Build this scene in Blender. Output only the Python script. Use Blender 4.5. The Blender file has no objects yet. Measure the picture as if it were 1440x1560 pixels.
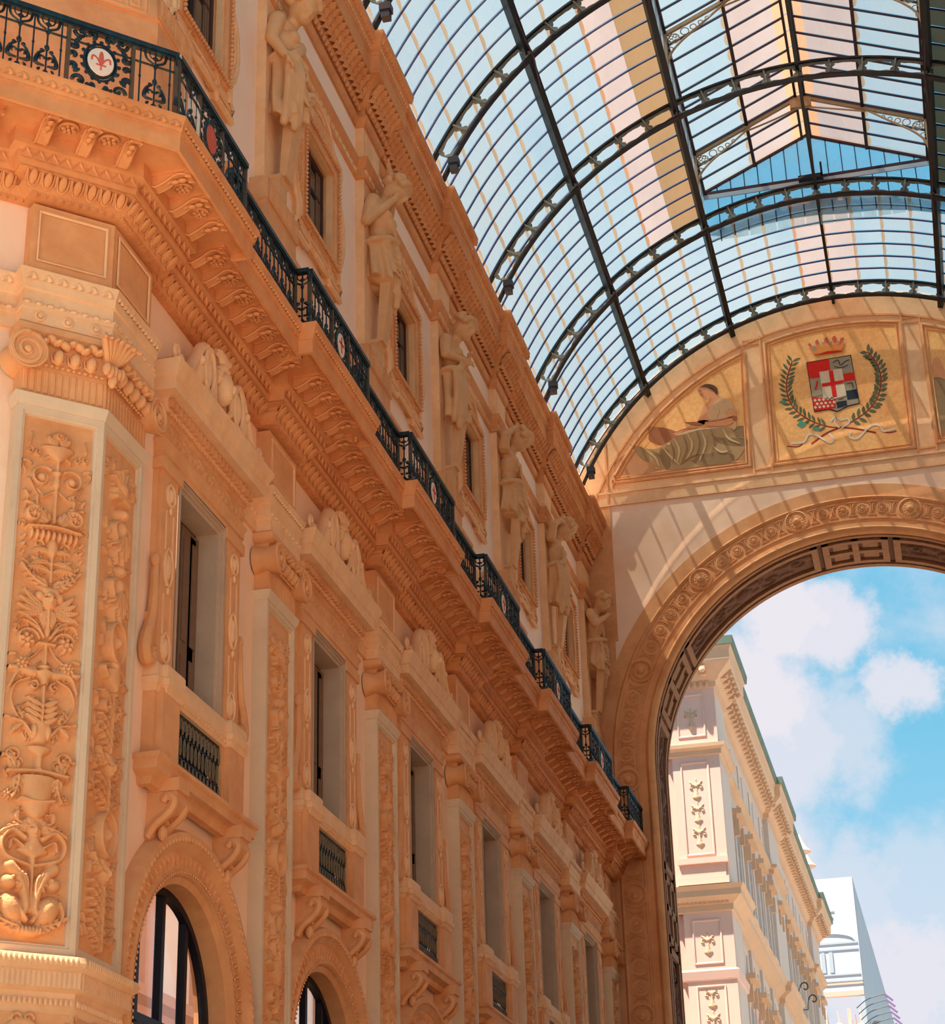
import bpy, math, random
import numpy as np
from mathutils import Vector, Matrix, Euler
PI = math.pi
random.seed(7)
C = bpy.context.scene.collection
sc = bpy.context.scene

# ---------------------------------------------------------------- camera
PITCH, ROLL, YAW, FPX = 1.9971988, -0.0298306, 0.2272165, 3023.5
cam = bpy.data.cameras.new('camera')
cam.sensor_fit = 'HORIZONTAL'; cam.sensor_width = 36.0; cam.lens = 36.0 * FPX / 1440.0
cam.clip_start = 0.1; cam.clip_end = 2000
camo = bpy.data.objects.new('camera', cam); C.objects.link(camo)
camo.matrix_world = Matrix.Translation((1.271, 0, 1.6)) @ (Matrix.Rotation(YAW, 4, 'Z') @ Matrix.Rotation(PITCH, 4, 'X') @ Matrix.Rotation(ROLL, 4, 'Z'))
sc.camera = camo

# ---------------------------------------------------------------- world, sun, exposure
SUN_E = 8.4
SKY_E = 0.62
EXPO = 0.84
sc.view_settings.view_transform = 'Standard'; sc.view_settings.look = 'None'
sc.view_settings.gamma = 1.0; sc.view_settings.exposure = EXPO; sc.view_settings.use_curve_mapping = False

def nd(nt, t, **kw):
    n = nt.nodes.new(t)
    for k, v in kw.items():
        if k.startswith('i_'):
            key = k[2:]; key = int(key) if key.isdigit() else key
            n.inputs[key].default_value = v
        else: setattr(n, k, v)
    return n
def lk(nt, a, b): nt.links.new(a, b)
def srgb(r, g, b):
    f = lambda c: (c / 255 / 12.92) if c / 255 <= 0.04045 else ((c / 255 + 0.055) / 1.055) ** 2.4
    return (f(r), f(g), f(b), 1.0)

w = bpy.data.worlds.new('sky'); sc.world = w; w.use_nodes = True
nt = w.node_tree; nt.nodes.clear()
out = nd(nt, 'ShaderNodeOutputWorld'); bg = nd(nt, 'ShaderNodeBackground', i_Strength=SKY_E)
tc = nd(nt, 'ShaderNodeTexCoord'); sep = nd(nt, 'ShaderNodeSeparateXYZ'); lk(nt, tc.outputs['Generated'], sep.inputs[0])
ramp = nd(nt, 'ShaderNodeValToRGB'); cr = ramp.color_ramp
cr.elements[0].position = 0.0; cr.elements[0].color = srgb(205, 214, 224)
cr.elements[1].position = 1.0; cr.elements[1].color = srgb(120, 180, 215)
for p, c in ((0.2, srgb(158, 205, 232)), (0.3, srgb(120, 192, 224)), (0.42, srgb(100, 184, 222))):
    e = cr.elements.new(p); e.color = c
lk(nt, sep.outputs[2], ramp.inputs[0])
# clouds: fractal noise over the direction, warped, plus a few cumulus heaps at real directions
n1 = nd(nt, 'ShaderNodeTexNoise', i_Scale=4.2, i_Detail=9.0, i_Roughness=0.58, i_Distortion=0.25)
mp = nd(nt, 'ShaderNodeMapping'); mp.inputs['Location'].default_value = (3.1, 0.7, 1.9); mp.inputs['Scale'].default_value = (1, 1, 1.7)
lk(nt, tc.outputs['Generated'], mp.inputs[0]); lk(nt, mp.outputs[0], n1.inputs['Vector'])
heaps = [((-0.0634, 0.9332, 0.3537), 0.036, 1.0), ((-0.040, 0.9354, 0.3500), 0.030, 0.9), ((-0.0832, 0.9423, 0.3244), 0.05, 1.0),
         ((-0.010, 0.949, 0.3155), 0.024, .85), ((-0.0639, 0.9524, 0.2982), 0.045, .8), ((-0.036, 0.9545, 0.300), 0.036, .62),
         ((-0.010, 0.9754, 0.2203), 0.040, .5), ((-0.0411, 0.974, 0.2226), 0.036, .62), ((-0.0116, 0.9828, 0.182), 0.040, .9),
         ((-0.036, 0.985, 0.160), 0.045, .9), ((-0.10, 0.965, 0.24), 0.06, .8)]
nw = nd(nt, 'ShaderNodeTexNoise', i_Scale=26.0, i_Detail=6.0, i_Roughness=0.62); lk(nt, tc.outputs['Generated'], nw.inputs['Vector'])
acc = None
for (d, r, a) in heaps:
    v = nd(nt, 'ShaderNodeVectorMath', operation='DISTANCE'); v.inputs[1].default_value = Vector(d).normalized(); lk(nt, tc.outputs['Generated'], v.inputs[0])
    nn = nd(nt, 'ShaderNodeMath', operation='MULTIPLY_ADD'); nn.inputs[1].default_value = 0.075; nn.inputs[2].default_value = -0.0375; lk(nt, nw.outputs['Fac'], nn.inputs[0])
    s_ = nd(nt, 'ShaderNodeMath', operation='ADD'); lk(nt, v.outputs['Value'], s_.inputs[0]); lk(nt, nn.outputs[0], s_.inputs[1])
    m = nd(nt, 'ShaderNodeMapRange', i_1=r * 0.45, i_2=r * 1.15, i_3=a, i_4=0.0, interpolation_type='SMOOTHSTEP'); lk(nt, s_.outputs[0], m.inputs[0])
    if acc is None: acc = m.outputs[0]
    else:
        mx = nd(nt, 'ShaderNodeMath', operation='MAXIMUM'); lk(nt, acc, mx.inputs[0]); lk(nt, m.outputs[0], mx.inputs[1]); acc = mx.outputs[0]
cl = nd(nt, 'ShaderNodeMapRange', i_1=0.56, i_2=0.74, i_3=0.0, i_4=0.75, interpolation_type='SMOOTHSTEP'); lk(nt, n1.outputs['Fac'], cl.inputs[0])
mx = nd(nt, 'ShaderNodeMath', operation='MAXIMUM'); lk(nt, acc, mx.inputs[0]); lk(nt, cl.outputs[0], mx.inputs[1])
mix = nd(nt, 'ShaderNodeMixRGB'); lk(nt, mx.outputs[0], mix.inputs[0]); lk(nt, ramp.outputs[0], mix.inputs[1])
mix.inputs[2].default_value = srgb(226, 222, 230)
lk(nt, mix.outputs[0], bg.inputs['Color']); lk(nt, bg.outputs[0], out.inputs[0])

sun = bpy.data.lights.new('sun', 'SUN'); sun.energy = SUN_E; sun.angle = 0.012; sun.color = (1.0, 0.91, 0.77)
so = bpy.data.objects.new('sun', sun); C.objects.link(so)
so.rotation_euler = Vector((0.30, 0.28, -0.9)).to_track_quat('-Z', 'Y').to_euler()

# ---------------------------------------------------------------- materials
def mat(name, col, rough=0.8, var=0.12, scale=3.0, bump=0.0, bscale=30.0, metal=0.0, alt=None, altscale=0.7, spec=0.25):
    m = bpy.data.materials.new(name); m.use_nodes = True; nt = m.node_tree; b = nt.nodes['Principled BSDF']
    b.inputs['Roughness'].default_value = rough; b.inputs['Metallic'].default_value = metal; b.inputs['Specular IOR Level'].default_value = spec
    tc = nd(nt, 'ShaderNodeNewGeometry')
    n = nd(nt, 'ShaderNodeTexNoise', i_Scale=scale, i_Detail=6.0, i_Roughness=0.65); lk(nt, tc.outputs['Position'], n.inputs['Vector'])
    r = nd(nt, 'ShaderNodeValToRGB'); c = srgb(*col)
    r.color_ramp.elements[0].position = 0.3; r.color_ramp.elements[0].color = tuple(x * (1 - var) for x in c[:3]) + (1,)
    r.color_ramp.elements[1].position = 0.7; r.color_ramp.elements[1].color = tuple(min(1, x * (1 + var)) for x in c[:3]) + (1,)
    lk(nt, n.outputs['Fac'], r.inputs[0]); o = r.outputs[0]
    if alt:
        n2 = nd(nt, 'ShaderNodeTexNoise', i_Scale=altscale, i_Detail=4.0, i_Roughness=0.7); lk(nt, tc.outputs['Position'], n2.inputs['Vector'])
        mr = nd(nt, 'ShaderNodeMapRange', i_1=0.48, i_2=0.68); lk(nt, n2.outputs['Fac'], mr.inputs[0])
        mm = nd(nt, 'ShaderNodeMixRGB'); lk(nt, mr.outputs[0], mm.inputs[0]); lk(nt, o, mm.inputs[1]); mm.inputs[2].default_value = srgb(*alt); o = mm.outputs[0]
    lk(nt, o, b.inputs['Base Color'])
    if bump:
        n3 = nd(nt, 'ShaderNodeTexNoise', i_Scale=bscale, i_Detail=4.0); lk(nt, tc.outputs['Position'], n3.inputs['Vector'])
        bp = nd(nt, 'ShaderNodeBump', i_Strength=bump, i_Distance=0.01); lk(nt, n3.outputs['Fac'], bp.inputs['Height']); lk(nt, bp.outputs[0], b.inputs['Normal'])
    return m
M = {}
M['orn'] = mat('terracotta_stucco', (226, 160, 106), 0.75, 0.10, 2.2, 0.35, 45, alt=(214, 142, 88), altscale=0.9)
M['ornl'] = mat('pale_stucco', (238, 186, 137), 0.75, 0.09, 2.5, 0.35, 45, alt=(230, 170, 117), altscale=1.1)
M['plas'] = mat('pink_plaster', (248, 206, 172), 0.9, 0.03, 0.8, 0.15, 60, alt=(242, 194, 154), altscale=0.35)
M['grey'] = mat('grey_stone', (222, 190, 154), 0.8, 0.09, 1.6, 0.3, 40, alt=(206, 172, 138), altscale=0.8)
M['greyw'] = mat('window_stone', (188, 156, 128), 0.8, 0.10, 1.6, 0.2, 40)
M['iron'] = mat('wrought_iron', (22, 34, 40), 0.45, 0.3, 14, 0.2, 60, 0.3, alt=(28, 60, 62), altscale=9, spec=0.5)
M['ironb'] = mat('worn_bronze', (112, 98, 78), 0.5, 0.3, 14, 0.2, 60, 0.2)
M['ironp'] = mat('iron_post', (88, 74, 58), 0.55, 0.2, 8, 0.2, 60, 0.2)
M['steel'] = mat('roof_steel', (30, 33, 40), 0.5, 0.2, 8, 0, 40, 0.2, alt=(48, 34, 38), altscale=0.6)
M['steelw'] = mat('roof_web_steel', (112, 112, 102), 0.6, 0.15, 5, 0, 40, 0.1)
M['purl'] = mat('purlin_steel', (22, 28, 32), 0.5, 0.2, 8)
M['bar'] = mat('glazing_bar_steel', (34, 30, 74), 0.5, 0.25, 1.5, alt=(72, 26, 62), altscale=0.9)
M['barb'] = mat('lantern_bar_steel', (52, 24, 34), 0.5, 0.2, 2)
M['brkt'] = mat('bracket_metal', (168, 140, 108), 0.6, 0.12, 5)
M['wood'] = mat('shutter_wood', (122, 92, 70), 0.6, 0.12, 6)
M['woodd'] = mat('window_frame_wood', (70, 50, 44), 0.6, 0.15, 6)
M['black'] = mat('shop_window_iron', (20, 22, 32), 0.4, 0.2, 6)
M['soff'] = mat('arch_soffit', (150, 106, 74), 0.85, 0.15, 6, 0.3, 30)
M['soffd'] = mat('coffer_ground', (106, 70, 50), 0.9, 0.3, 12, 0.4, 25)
M['gold'] = mat('gold_mosaic', (246, 180, 110), 0.6, 0.12, 9, 0.2, 50, alt=(236, 160, 92), altscale=3)
M['white'] = mat('pale_facade', (252, 240, 230), 0.9, 0.03, 1)
M['pinkf'] = mat('far_pink_stone', (214, 176, 160), 0.9, 0.05, 0.4)
M['far'] = mat('far_stone_shaded', (200, 182, 170), 0.9, 0.05, 0.4)  # greyer copy of the pink stone: street-side shade put into the colour
M['faro'] = mat('far_ochre_trim', (202, 166, 136), 0.9, 0.06, 0.5)
M['green'] = mat('copper_gutter', (104, 120, 106), 0.7, 0.15, 1.0)
M['sheet'] = mat('white_sheeting', (186, 190, 200), 0.9, 0.03, 0.3)
M['sheet2'] = mat('grey_sheeting', (166, 176, 186), 0.9, 0.03, 0.3)
M['floor'] = mat('marble_floor', (196, 182, 168), 0.5, 0.1, 0.6)
M['floord'] = mat('hall_floor_darkened', (92, 80, 72), 0.5, 0.15, 0.8)

M['opp'] = mat('opposite_front', (150, 116, 90), 0.9, 0.06, 0.5)
M['stat'] = mat('statue_stone', (218, 164, 114), 0.75, 0.08, 3, 0.3, 50)
M['plas_lit'] = mat('attic_plaster_lightened', (255, 218, 190), 0.9, 0.03, 0.8, 0.15, 60, alt=(250, 206, 172), altscale=0.35)  # pink plaster lightened: the attic's brighter roof light is put into the colour
M['ornc'] = mat('cornice_stucco_deepened', (222, 148, 92), 0.75, 0.10, 2.2, 0.35, 45, alt=(208, 130, 76), altscale=0.9)  # terracotta stucco deepened over the whole cornice, carrying underside shade in its colour
M['tip'] = mat('violet_tip', (128, 104, 150), 0.7, 0.2, 3)


def glass(name, tint, fac, diff, rust=None):
    """Old dusty roof glass: part clear, part light-scattering."""
    m = bpy.data.materials.new(name); m.use_nodes = True; nt = m.node_tree; nt.nodes.clear()
    o = nd(nt, 'ShaderNodeOutputMaterial'); mx = nd(nt, 'ShaderNodeMixShader'); mx2 = nd(nt, 'ShaderNodeMixShader', i_0=0.2)
    tr = nd(nt, 'ShaderNodeBsdfTransparent', i_Color=srgb(*tint)); tl = nd(nt, 'ShaderNodeBsdfTranslucent'); df = nd(nt, 'ShaderNodeBsdfDiffuse')
    g = nd(nt, 'ShaderNodeNewGeometry'); mp = nd(nt, 'ShaderNodeMapping'); mp.inputs['Scale'].default_value = (0.35, 0.12, 0.35)
    n = nd(nt, 'ShaderNodeTexNoise', i_Scale=1.6, i_Detail=5.0, i_Roughness=0.6); lk(nt, g.outputs['Position'], mp.inputs[0]); lk(nt, mp.outputs[0], n.inputs['Vector'])
    r = nd(nt, 'ShaderNodeValToRGB'); r.color_ramp.elements[0].position = 0.35; r.color_ramp.elements[1].position = 0.7
    r.color_ramp.elements[0].color = srgb(*diff); r.color_ramp.elements[1].color = srgb(*(rust or diff)); lk(nt, n.outputs['Fac'], r.inputs[0])
    lk(nt, r.outputs[0], tl.inputs['Color']); lk(nt, r.outputs[0], df.inputs['Color'])
    mr = nd(nt, 'ShaderNodeMapRange', i_1=0.3, i_2=0.7, i_3=max(0, fac - 0.14), i_4=min(1, fac + 0.14)); lk(nt, n.outputs['Fac'], mr.inputs[0])
    lk(nt, mr.outputs[0], mx.inputs[0]); lk(nt, tr.outputs[0], mx.inputs[1]); lk(nt, tl.outputs[0], mx2.inputs[1]); lk(nt, df.outputs[0], mx2.inputs[2])
    lk(nt, mx2.outputs[0], mx.inputs[2]); lk(nt, mx.outputs[0], o.inputs[0])
    return m
M['gl'] = glass('roof_glass', (224, 232, 236), 0.46, (160, 166, 170))
M['glp'] = glass('roof_glass_dust_reflection', (236, 228, 226), 0.56, (174, 156, 148), (178, 168, 166))
M['glo'] = glass('roof_glass_rusty', (244, 222, 204), 0.60, (206, 158, 122), (200, 176, 160))
M['beige'] = glass('beige_boards', (214, 186, 156), 0.66, (158, 142, 124), (168, 152, 134))
M['lap'] = glass('glass_lap_putty', (236, 206, 176), 0.85, (202, 162, 128), (210, 172, 140))
M['glb'] = glass('gable_glass', (248, 254, 255), 0.22, (210, 236, 244))
def pane_mat(name, col, rough, spec):
    m = bpy.data.materials.new(name); m.use_nodes = True; b = m.node_tree.nodes['Principled BSDF']
    b.inputs['Base Color'].default_value = srgb(*col); b.inputs['Roughness'].default_value = rough; b.inputs['Specular IOR Level'].default_value = spec
    return m
M['pane'] = pane_mat('window_pane', (52, 52, 48), 0.08, 0.7)
def clear_mat():
    m = bpy.data.materials.new('shop_glass'); m.use_nodes = True; nt = m.node_tree; nt.nodes.clear()
    o = nd(nt, 'ShaderNodeOutputMaterial'); mx = nd(nt, 'ShaderNodeMixShader', i_0=0.08)
    tr = nd(nt, 'ShaderNodeBsdfTransparent', i_Color=(0.95, 0.96, 0.97, 1)); gl = nd(nt, 'ShaderNodeBsdfGlossy', i_Roughness=0.02)
    lk(nt, tr.outputs[0], mx.inputs[1]); lk(nt, gl.outputs[0], mx.inputs[2]); lk(nt, mx.outputs[0], o.inputs[0]); return m
M['clear'] = clear_mat()
for nme, c in dict(p_skin=(222, 150, 104), p_hair=(96, 66, 50), p_robe=(178, 142, 98), p_robe2=(146, 114, 78), p_blouse=(214, 168, 124), p_brown=(166, 104, 66), p_paper=(236, 204, 160),
                   p_fold=(206, 174, 126), p_rock=(190, 134, 92), p_red=(214, 40, 28), p_whit=(214, 190, 160), p_blk=(34, 44, 54), p_gry=(158, 142, 116), p_leaf=(104, 104, 74), p_teal=(84, 148, 122), p_stem=(150, 52, 34),
                   p_gold=(216, 132, 66), p_cream=(226, 204, 182), p_rose=(196, 92, 72)).items():
    M[nme] = mat('paint_' + nme[2:], c, 0.8, 0.08, 6, 0.1, 60)

# ---------------------------------------------------------------- mesh tools
def mesh_np(name, V, F, smooth=True, angle=35):
    V = np.asarray(V, np.float32); F = np.asarray(F, np.int32); k = F.shape[1]
    me = bpy.data.meshes.new(name)
    me.vertices.add(len(V)); me.vertices.foreach_set('co', V.ravel())
    me.loops.add(F.size); me.loops.foreach_set('vertex_index', F.ravel())
    me.polygons.add(len(F)); me.polygons.foreach_set('loop_start', np.arange(0, F.size, k, dtype=np.int32))
    me.update(calc_edges=True)
    if smooth: me.polygons.foreach_set('use_smooth', np.ones(len(F), bool))
    return me
class G:
    """collects pieces of one part into one mesh"""
    def __init__(s): s.v = []; s.f = []; s.m = []; s.T = None; s.mi = 0
    def add(s, V, F):
        o = len(s.v)
        if s.T is not None: V = [tuple(s.T @ Vector(p)) for p in V]
        s.v.extend(V); s.f.extend([tuple(i + o for i in f) for f in F]); s.m.extend([s.mi] * len(F))
    def box(s, x0, x1, y0, y1, z0, z1):
        s.add([(x, y, z) for z in (z0, z1) for y in (y0, y1) for x in (x0, x1)],
              [(0, 2, 3, 1), (4, 5, 7, 6), (0, 1, 5, 4), (2, 6, 7, 3), (0, 4, 6, 2), (1, 3, 7, 5)])
    def bar(s, p, q, w, h=None, up=(0, 0, 1)):
        p = Vector(p); q = Vector(q); d = (q - p).normalized(); h = h or w
        a = d.cross(Vector(up));
        if a.length < 1e-4: a = d.cross(Vector((1, 0, 0)))
        a.normalize(); b = a.cross(d); a *= w / 2; b *= h / 2
        V = [tuple(e + i * a + j * b) for e in (p, q) for i, j in ((-1, -1), (1, -1), (1, 1), (-1, 1))]
        s.add(V, [(0, 3, 2, 1), (4, 5, 6, 7), (0, 1, 5, 4), (1, 2, 6, 5), (2, 3, 7, 6), (3, 0, 4, 7)])
    def tube(s, P, r, n=6, flat=1.0, close=False):
        P = [Vector(p) for p in P]; k = len(P); V = []; F = []
        if not hasattr(r, '__len__'): r = [r] * k
        prev = None
        for i in range(k):
            if close: d = P[(i + 1) % k] - P[i - 1]
            else: d = P[min(i + 1, k - 1)] - P[max(i - 1, 0)]
            if d.length < 1e-9: d = Vector((0, 0, 1))
            d.normalize()
            if prev is None:
                a = d.cross(Vector((0, 1, 0)))
                if a.length < 0.05: a = d.cross(Vector((1, 0, 0)))
            else: a = prev - d * prev.dot(d)
            if a.length < 1e-6: a = d.orthogonal()
            a.normalize(); b = d.cross(a); prev = a
            for j in range(n):
                t = 2 * PI * j / n; V.append(tuple(P[i] + a * (r[i] * math.cos(t)) + b * (r[i] * flat * math.sin(t))))
        for i in range(k if close else k - 1):
            o = i * n; o2 = ((i + 1) % k) * n
            for j in range(n): F.append((o + j, o + (j + 1) % n, o2 + (j + 1) % n, o2 + j))
        if not close: F.append(tuple(range(n - 1, -1, -1))); F.append(tuple((k - 1) * n + j for j in range(n)))
        s.add(V, F)
    def ell(s, c, r, seg=12, rings=8, rot=None):
        V = []; F = []; R = Euler(rot).to_matrix() if rot else None
        for i in range(rings + 1):
            t = PI * i / rings
            for j in range(seg):
                p = 2 * PI * j / seg; q = Vector((r[0] * math.sin(t) * math.cos(p), r[1] * math.sin(t) * math.sin(p), r[2] * math.cos(t)))
                if R: q = R @ q
                V.append((c[0] + q.x, c[1] + q.y, c[2] + q.z))
        for i in range(rings):
            for j in range(seg): F.append((i * seg + j, (i + 1) * seg + j, (i + 1) * seg + (j + 1) % seg, i * seg + (j + 1) % seg))
        s.add(V, F)
    def lathe(s, prof, c=(0, 0, 0), axis='z', seg=20, sx=1.0):
        V = []; F = []; n = len(prof)
        for j in range(seg):
            t = 2 * PI * j / seg; a, b = math.cos(t), math.sin(t)
            for (r, h) in prof:
                if axis == 'z': V.append((c[0] + r * a * sx, c[1] + r * b, c[2] + h))
                else: V.append((c[0] + r * a * sx, c[1] + h, c[2] + r * b))
        for j in range(seg):
            for i in range(n - 1):
                q = (j * n + i, ((j + 1) % seg) * n + i, ((j + 1) % seg) * n + i + 1, j * n + i + 1)
                F.append(q if axis == 'z' else q[::-1])
        s.add(V, F)
    def prism(s, poly, y0, y1):
        n = len(poly); V = [(x, y0, z) for x, z in poly] + [(x, y1, z) for x, z in poly]
        F = [tuple(range(n)), tuple(range(2 * n - 1, n - 1, -1))] + [(i, n + i, n + (i + 1) % n, (i + 1) % n) for i in range(n)]
        s.add(V, F)
    def prismx(s, poly, x0, x1):     # poly in (y,z)
        n = len(poly); V = [(x0, y, z) for y, z in poly] + [(x1, y, z) for y, z in poly]
        F = [tuple(range(n))[::-1], tuple(range(n, 2 * n))] + [(i, (i + 1) % n, n + (i + 1) % n, n + i) for i in range(n)]
        s.add(V, F)
    def sweep(s, path, prof, closed=False, cap=True, xz=False, ybase=0.0):
        """path in plan; prof [(outset,height)] ; outward = left of travel, mitred.  xz=True: path in XZ, outset in-plane, height = Y"""
        P = [Vector((p[0], p[1])) for p in path]; k = len(P); n = len(prof); V = []; F = []
        for i in range(k):
            if closed: d0 = (P[i] - P[i - 1]).normalized(); d1 = (P[(i + 1) % k] - P[i]).normalized()
            else:
                d0 = (P[i] - P[i - 1]).normalized() if i > 0 else None; d1 = (P[i + 1] - P[i]).normalized() if i < k - 1 else None
                d0 = d0 or d1; d1 = d1 or d0
            n0 = Vector((-d0.y, d0.x)); n1 = Vector((-d1.y, d1.x)); m = (n0 + n1)
            if m.length < 1e-6: m = n0
            m = m / max(0.2, m.dot(n0)) if abs(m.dot(n0)) > 1e-6 else n0
            for (o, h) in prof:
                q = P[i] + m * o
                V.append((q.x, ybase + h, q.y) if xz else (q.x, q.y, h))
        for i in range(k if closed else k - 1):
            a = i * n; b = ((i + 1) % k) * n
            for j in range(n - 1):
                F.append((a + j, b + j, b + j + 1, a + j + 1) if xz else (a + j, a + j + 1, b + j + 1, b + j))
        if cap and not closed and n > 2: F.append(tuple(range(n))); F.append(tuple((k - 1) * n + j for j in range(n))[::-1])
        s.add(V, F)
    def merge(s, V, F): s.add([tuple(p) for p in V], [tuple(f) for f in F])
    def mesh(s, name, smooth=True, angle=40):
        me = bpy.data.meshes.new(name); me.from_pydata(s.v, [], s.f)
        if any(s.m): me.polygons.foreach_set('material_index', s.m)
        me.update()
        if smooth:
            me.polygons.foreach_set('use_smooth', [True] * len(me.polygons)); me.set_sharp_from_angle(angle=math.radians(angle))
        return me
def put(name, me, mats, parent=None, loc=None, rotz=None, kind=None, label=None):
    if isinstance(me, G): me = me.mesh(name)
    if not isinstance(mats, (list, tuple)): mats = [mats]
    if len(me.materials) == 0:
        for m in mats: me.materials.append(m)
    o = bpy.data.objects.new(name, me); C.objects.link(o)
    if parent: o.parent = parent
    if loc: o.location = loc
    if rotz is not None: o.rotation_euler.z = rotz
    if kind: o['kind'] = kind
    if label: o['label'] = label
    return o
def tag(o, label, cat, group=None):
    o['label'] = label; o['category'] = cat
    if group: o['group'] = group
    return o
def thing(name, label, cat, loc=(0, 0, 0), rotz=0, group=None):
    o = bpy.data.objects.new(name, None); C.objects.link(o); o.location = loc; o.rotation_euler = (0, 0, rotz); o.empty_display_size = 0.2
    return tag(o, label, cat, group)
kids = {}
def dup(root, loc, label, rotz=None):
    r = root.copy(); C.objects.link(r); r.location = loc; r['label'] = label
    if rotz is not None: r.rotation_euler.z = rotz
    for ch in kids_of(root):
        c = ch.copy(); C.objects.link(c); c.parent = r
        for g in kids_of(ch): d = g.copy(); C.objects.link(d); d.parent = c
    return r
def kids_of(o):
    if o.name not in kids: kids[o.name] = list(o.children)
    return kids[o.name]
def smooth_pts(P, n=6):
    P = [np.array(p, float) for p in P]; Q = [2 * P[0] - P[1]] + P + [2 * P[-1] - P[-2]]; R = []
    for i in range(1, len(Q) - 2):
        a, b, c, d = Q[i - 1:i + 3]
        for k in range(n):
            t = k / n; R.append(0.5 * (2 * b + (c - a) * t + (2 * a - 5 * b + 4 * c - d) * t * t + (3 * b - a - 3 * c + d) * t ** 3))
    R.append(P[-1]); return R

# ---------------------------------------------------------------- carved relief (height field)
class Rel:
    def __init__(s, x0, x1, z0, z1, res):
        s.x = np.linspace(x0, x1, max(3, int((x1 - x0) / res) + 1)); s.z = np.linspace(z0, z1, max(3, int((z1 - z0) / res) + 1))
        s.H = np.zeros((len(s.z), len(s.x)), np.float32); s.dx = s.x[1] - s.x[0]; s.dz = s.z[1] - s.z[0]; s.mir = None
    def win(s, xa, xb, za, zb):
        i0 = max(0, int((xa - s.x[0]) / s.dx)); i1 = min(len(s.x), int((xb - s.x[0]) / s.dx) + 2)
        j0 = max(0, int((za - s.z[0]) / s.dz)); j1 = min(len(s.z), int((zb - s.z[0]) / s.dz) + 2)
        if i0 >= i1 or j0 >= j1: return None
        return i0, i1, j0, j1, s.x[None, i0:i1], s.z[j0:j1, None]
    def _seg(s, a, b, ra, rb, h, mode, base):
        r = max(ra, rb); W = s.win(min(a[0], b[0]) - r, max(a[0], b[0]) + r, min(a[1], b[1]) - r, max(a[1], b[1]) + r)
        if W is None: return
        i0, i1, j0, j1, X, Z = W; d = (b[0] - a[0], b[1] - a[1]); L = d[0] ** 2 + d[1] ** 2 + 1e-12
        t = np.clip(((X - a[0]) * d[0] + (Z - a[1]) * d[1]) / L, 0, 1)
        D = np.hypot(X - a[0] - t * d[0], Z - a[1] - t * d[1]) / np.maximum(1e-5, ra + (rb - ra) * t)
        P = np.sqrt(np.clip(1 - D * D, 0, 1))
        if mode == 1: P = P * (0.62 + 0.38 * np.clip(D / 0.35, 0, 1))
        hh = h if h is not None else ra
        S = s.H[j0:j1, i0:i1]; np.maximum(S, np.where(P > 0, base + hh * P, 0), out=S)
    def stroke(s, P, r0, r1=None, h=None, mode=0, base=0.0, sm=5, prof=None):
        Q = smooth_pts(P, sm) if len(P) > 2 and sm > 1 else [np.array(p, float) for p in P]
        r1 = r0 if r1 is None else r1; n = len(Q) - 1
        rr = [prof(i / n) * r0 if prof else r0 + (r1 - r0) * i / n for i in range(n + 1)]
        for m in ((0, 1) if s.mir is not None else (0,)):
            for i in range(n):
                a, b = Q[i], Q[i + 1]
                if m: a = (2 * s.mir - a[0], a[1]); b = (2 * s.mir - b[0], b[1])
                s._seg(a, b, rr[i], rr[i + 1], h, mode, base)
    def ell(s, x, z, rx, rz, h, ang=0.0, base=0.0, pw=0.5):
        for m in ((0, 1) if s.mir is not None and abs(x - s.mir) > 1e-6 else (0,)):
            xx, an = (2 * s.mir - x, -ang) if m else (x, ang); R = max(rx, rz); W = s.win(xx - R, xx + R, z - R, z + R)
            if W is None: continue
            i0, i1, j0, j1, X, Z = W; c, sn = math.cos(an), math.sin(an); u = (X - xx) * c + (Z - z) * sn; v = -(X - xx) * sn + (Z - z) * c
            D = (u / rx) ** 2 + (v / rz) ** 2; P = np.clip(1 - D, 0, 1) ** pw
            S = s.H[j0:j1, i0:i1]; np.maximum(S, np.where(D < 1, base + h * P, 0), out=S)
    def dig(s, x, z, rx, rz, d):
        for m in ((0, 1) if s.mir is not None and abs(x - s.mir) > 1e-6 else (0,)):
            xx = 2 * s.mir - x if m else x; W = s.win(xx - rx, xx + rx, z - rz, z + rz)
            if W is None: continue
            i0, i1, j0, j1, X, Z = W; D = ((X - xx) / rx) ** 2 + ((Z - z) / rz) ** 2
            s.H[j0:j1, i0:i1] -= d * np.clip(1 - D, 0, 1)
    def leaf(s, x, z, ang, L, W, h, curl=0.0):
        P = []; a = ang; px, pz = x, z
        for i in range(6): P.append((px, pz)); px += math.cos(a) * L / 5; pz += math.sin(a) * L / 5; a += curl / 5
        s.stroke(P, W, h=h, mode=1, sm=2, prof=lambda t: max(0.12, math.sin(PI * min(1, 0.12 + 0.88 * t)) ** 0.8))
    def acan(s, x, z, ang, L, W, h, curl=0.0, n=4):
        a = ang; px, pz = x, z
        for i in range(n):
            t = i / n; l = L / n; w_ = W * (1 - 0.6 * t)
            for sg in (-1, 1): s.leaf(px, pz, a + sg * 0.85, w_ * 1.5, w_ * 0.42, h * 0.9, -sg * 0.9)
            s.stroke([(px, pz), (px + math.cos(a) * l, pz + math.sin(a) * l)], W * 0.22, h=h, sm=1); px += math.cos(a) * l; pz += math.sin(a) * l; a += curl / n
        s.leaf(px, pz, a, W * 1.1, W * 0.35, h)
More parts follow.
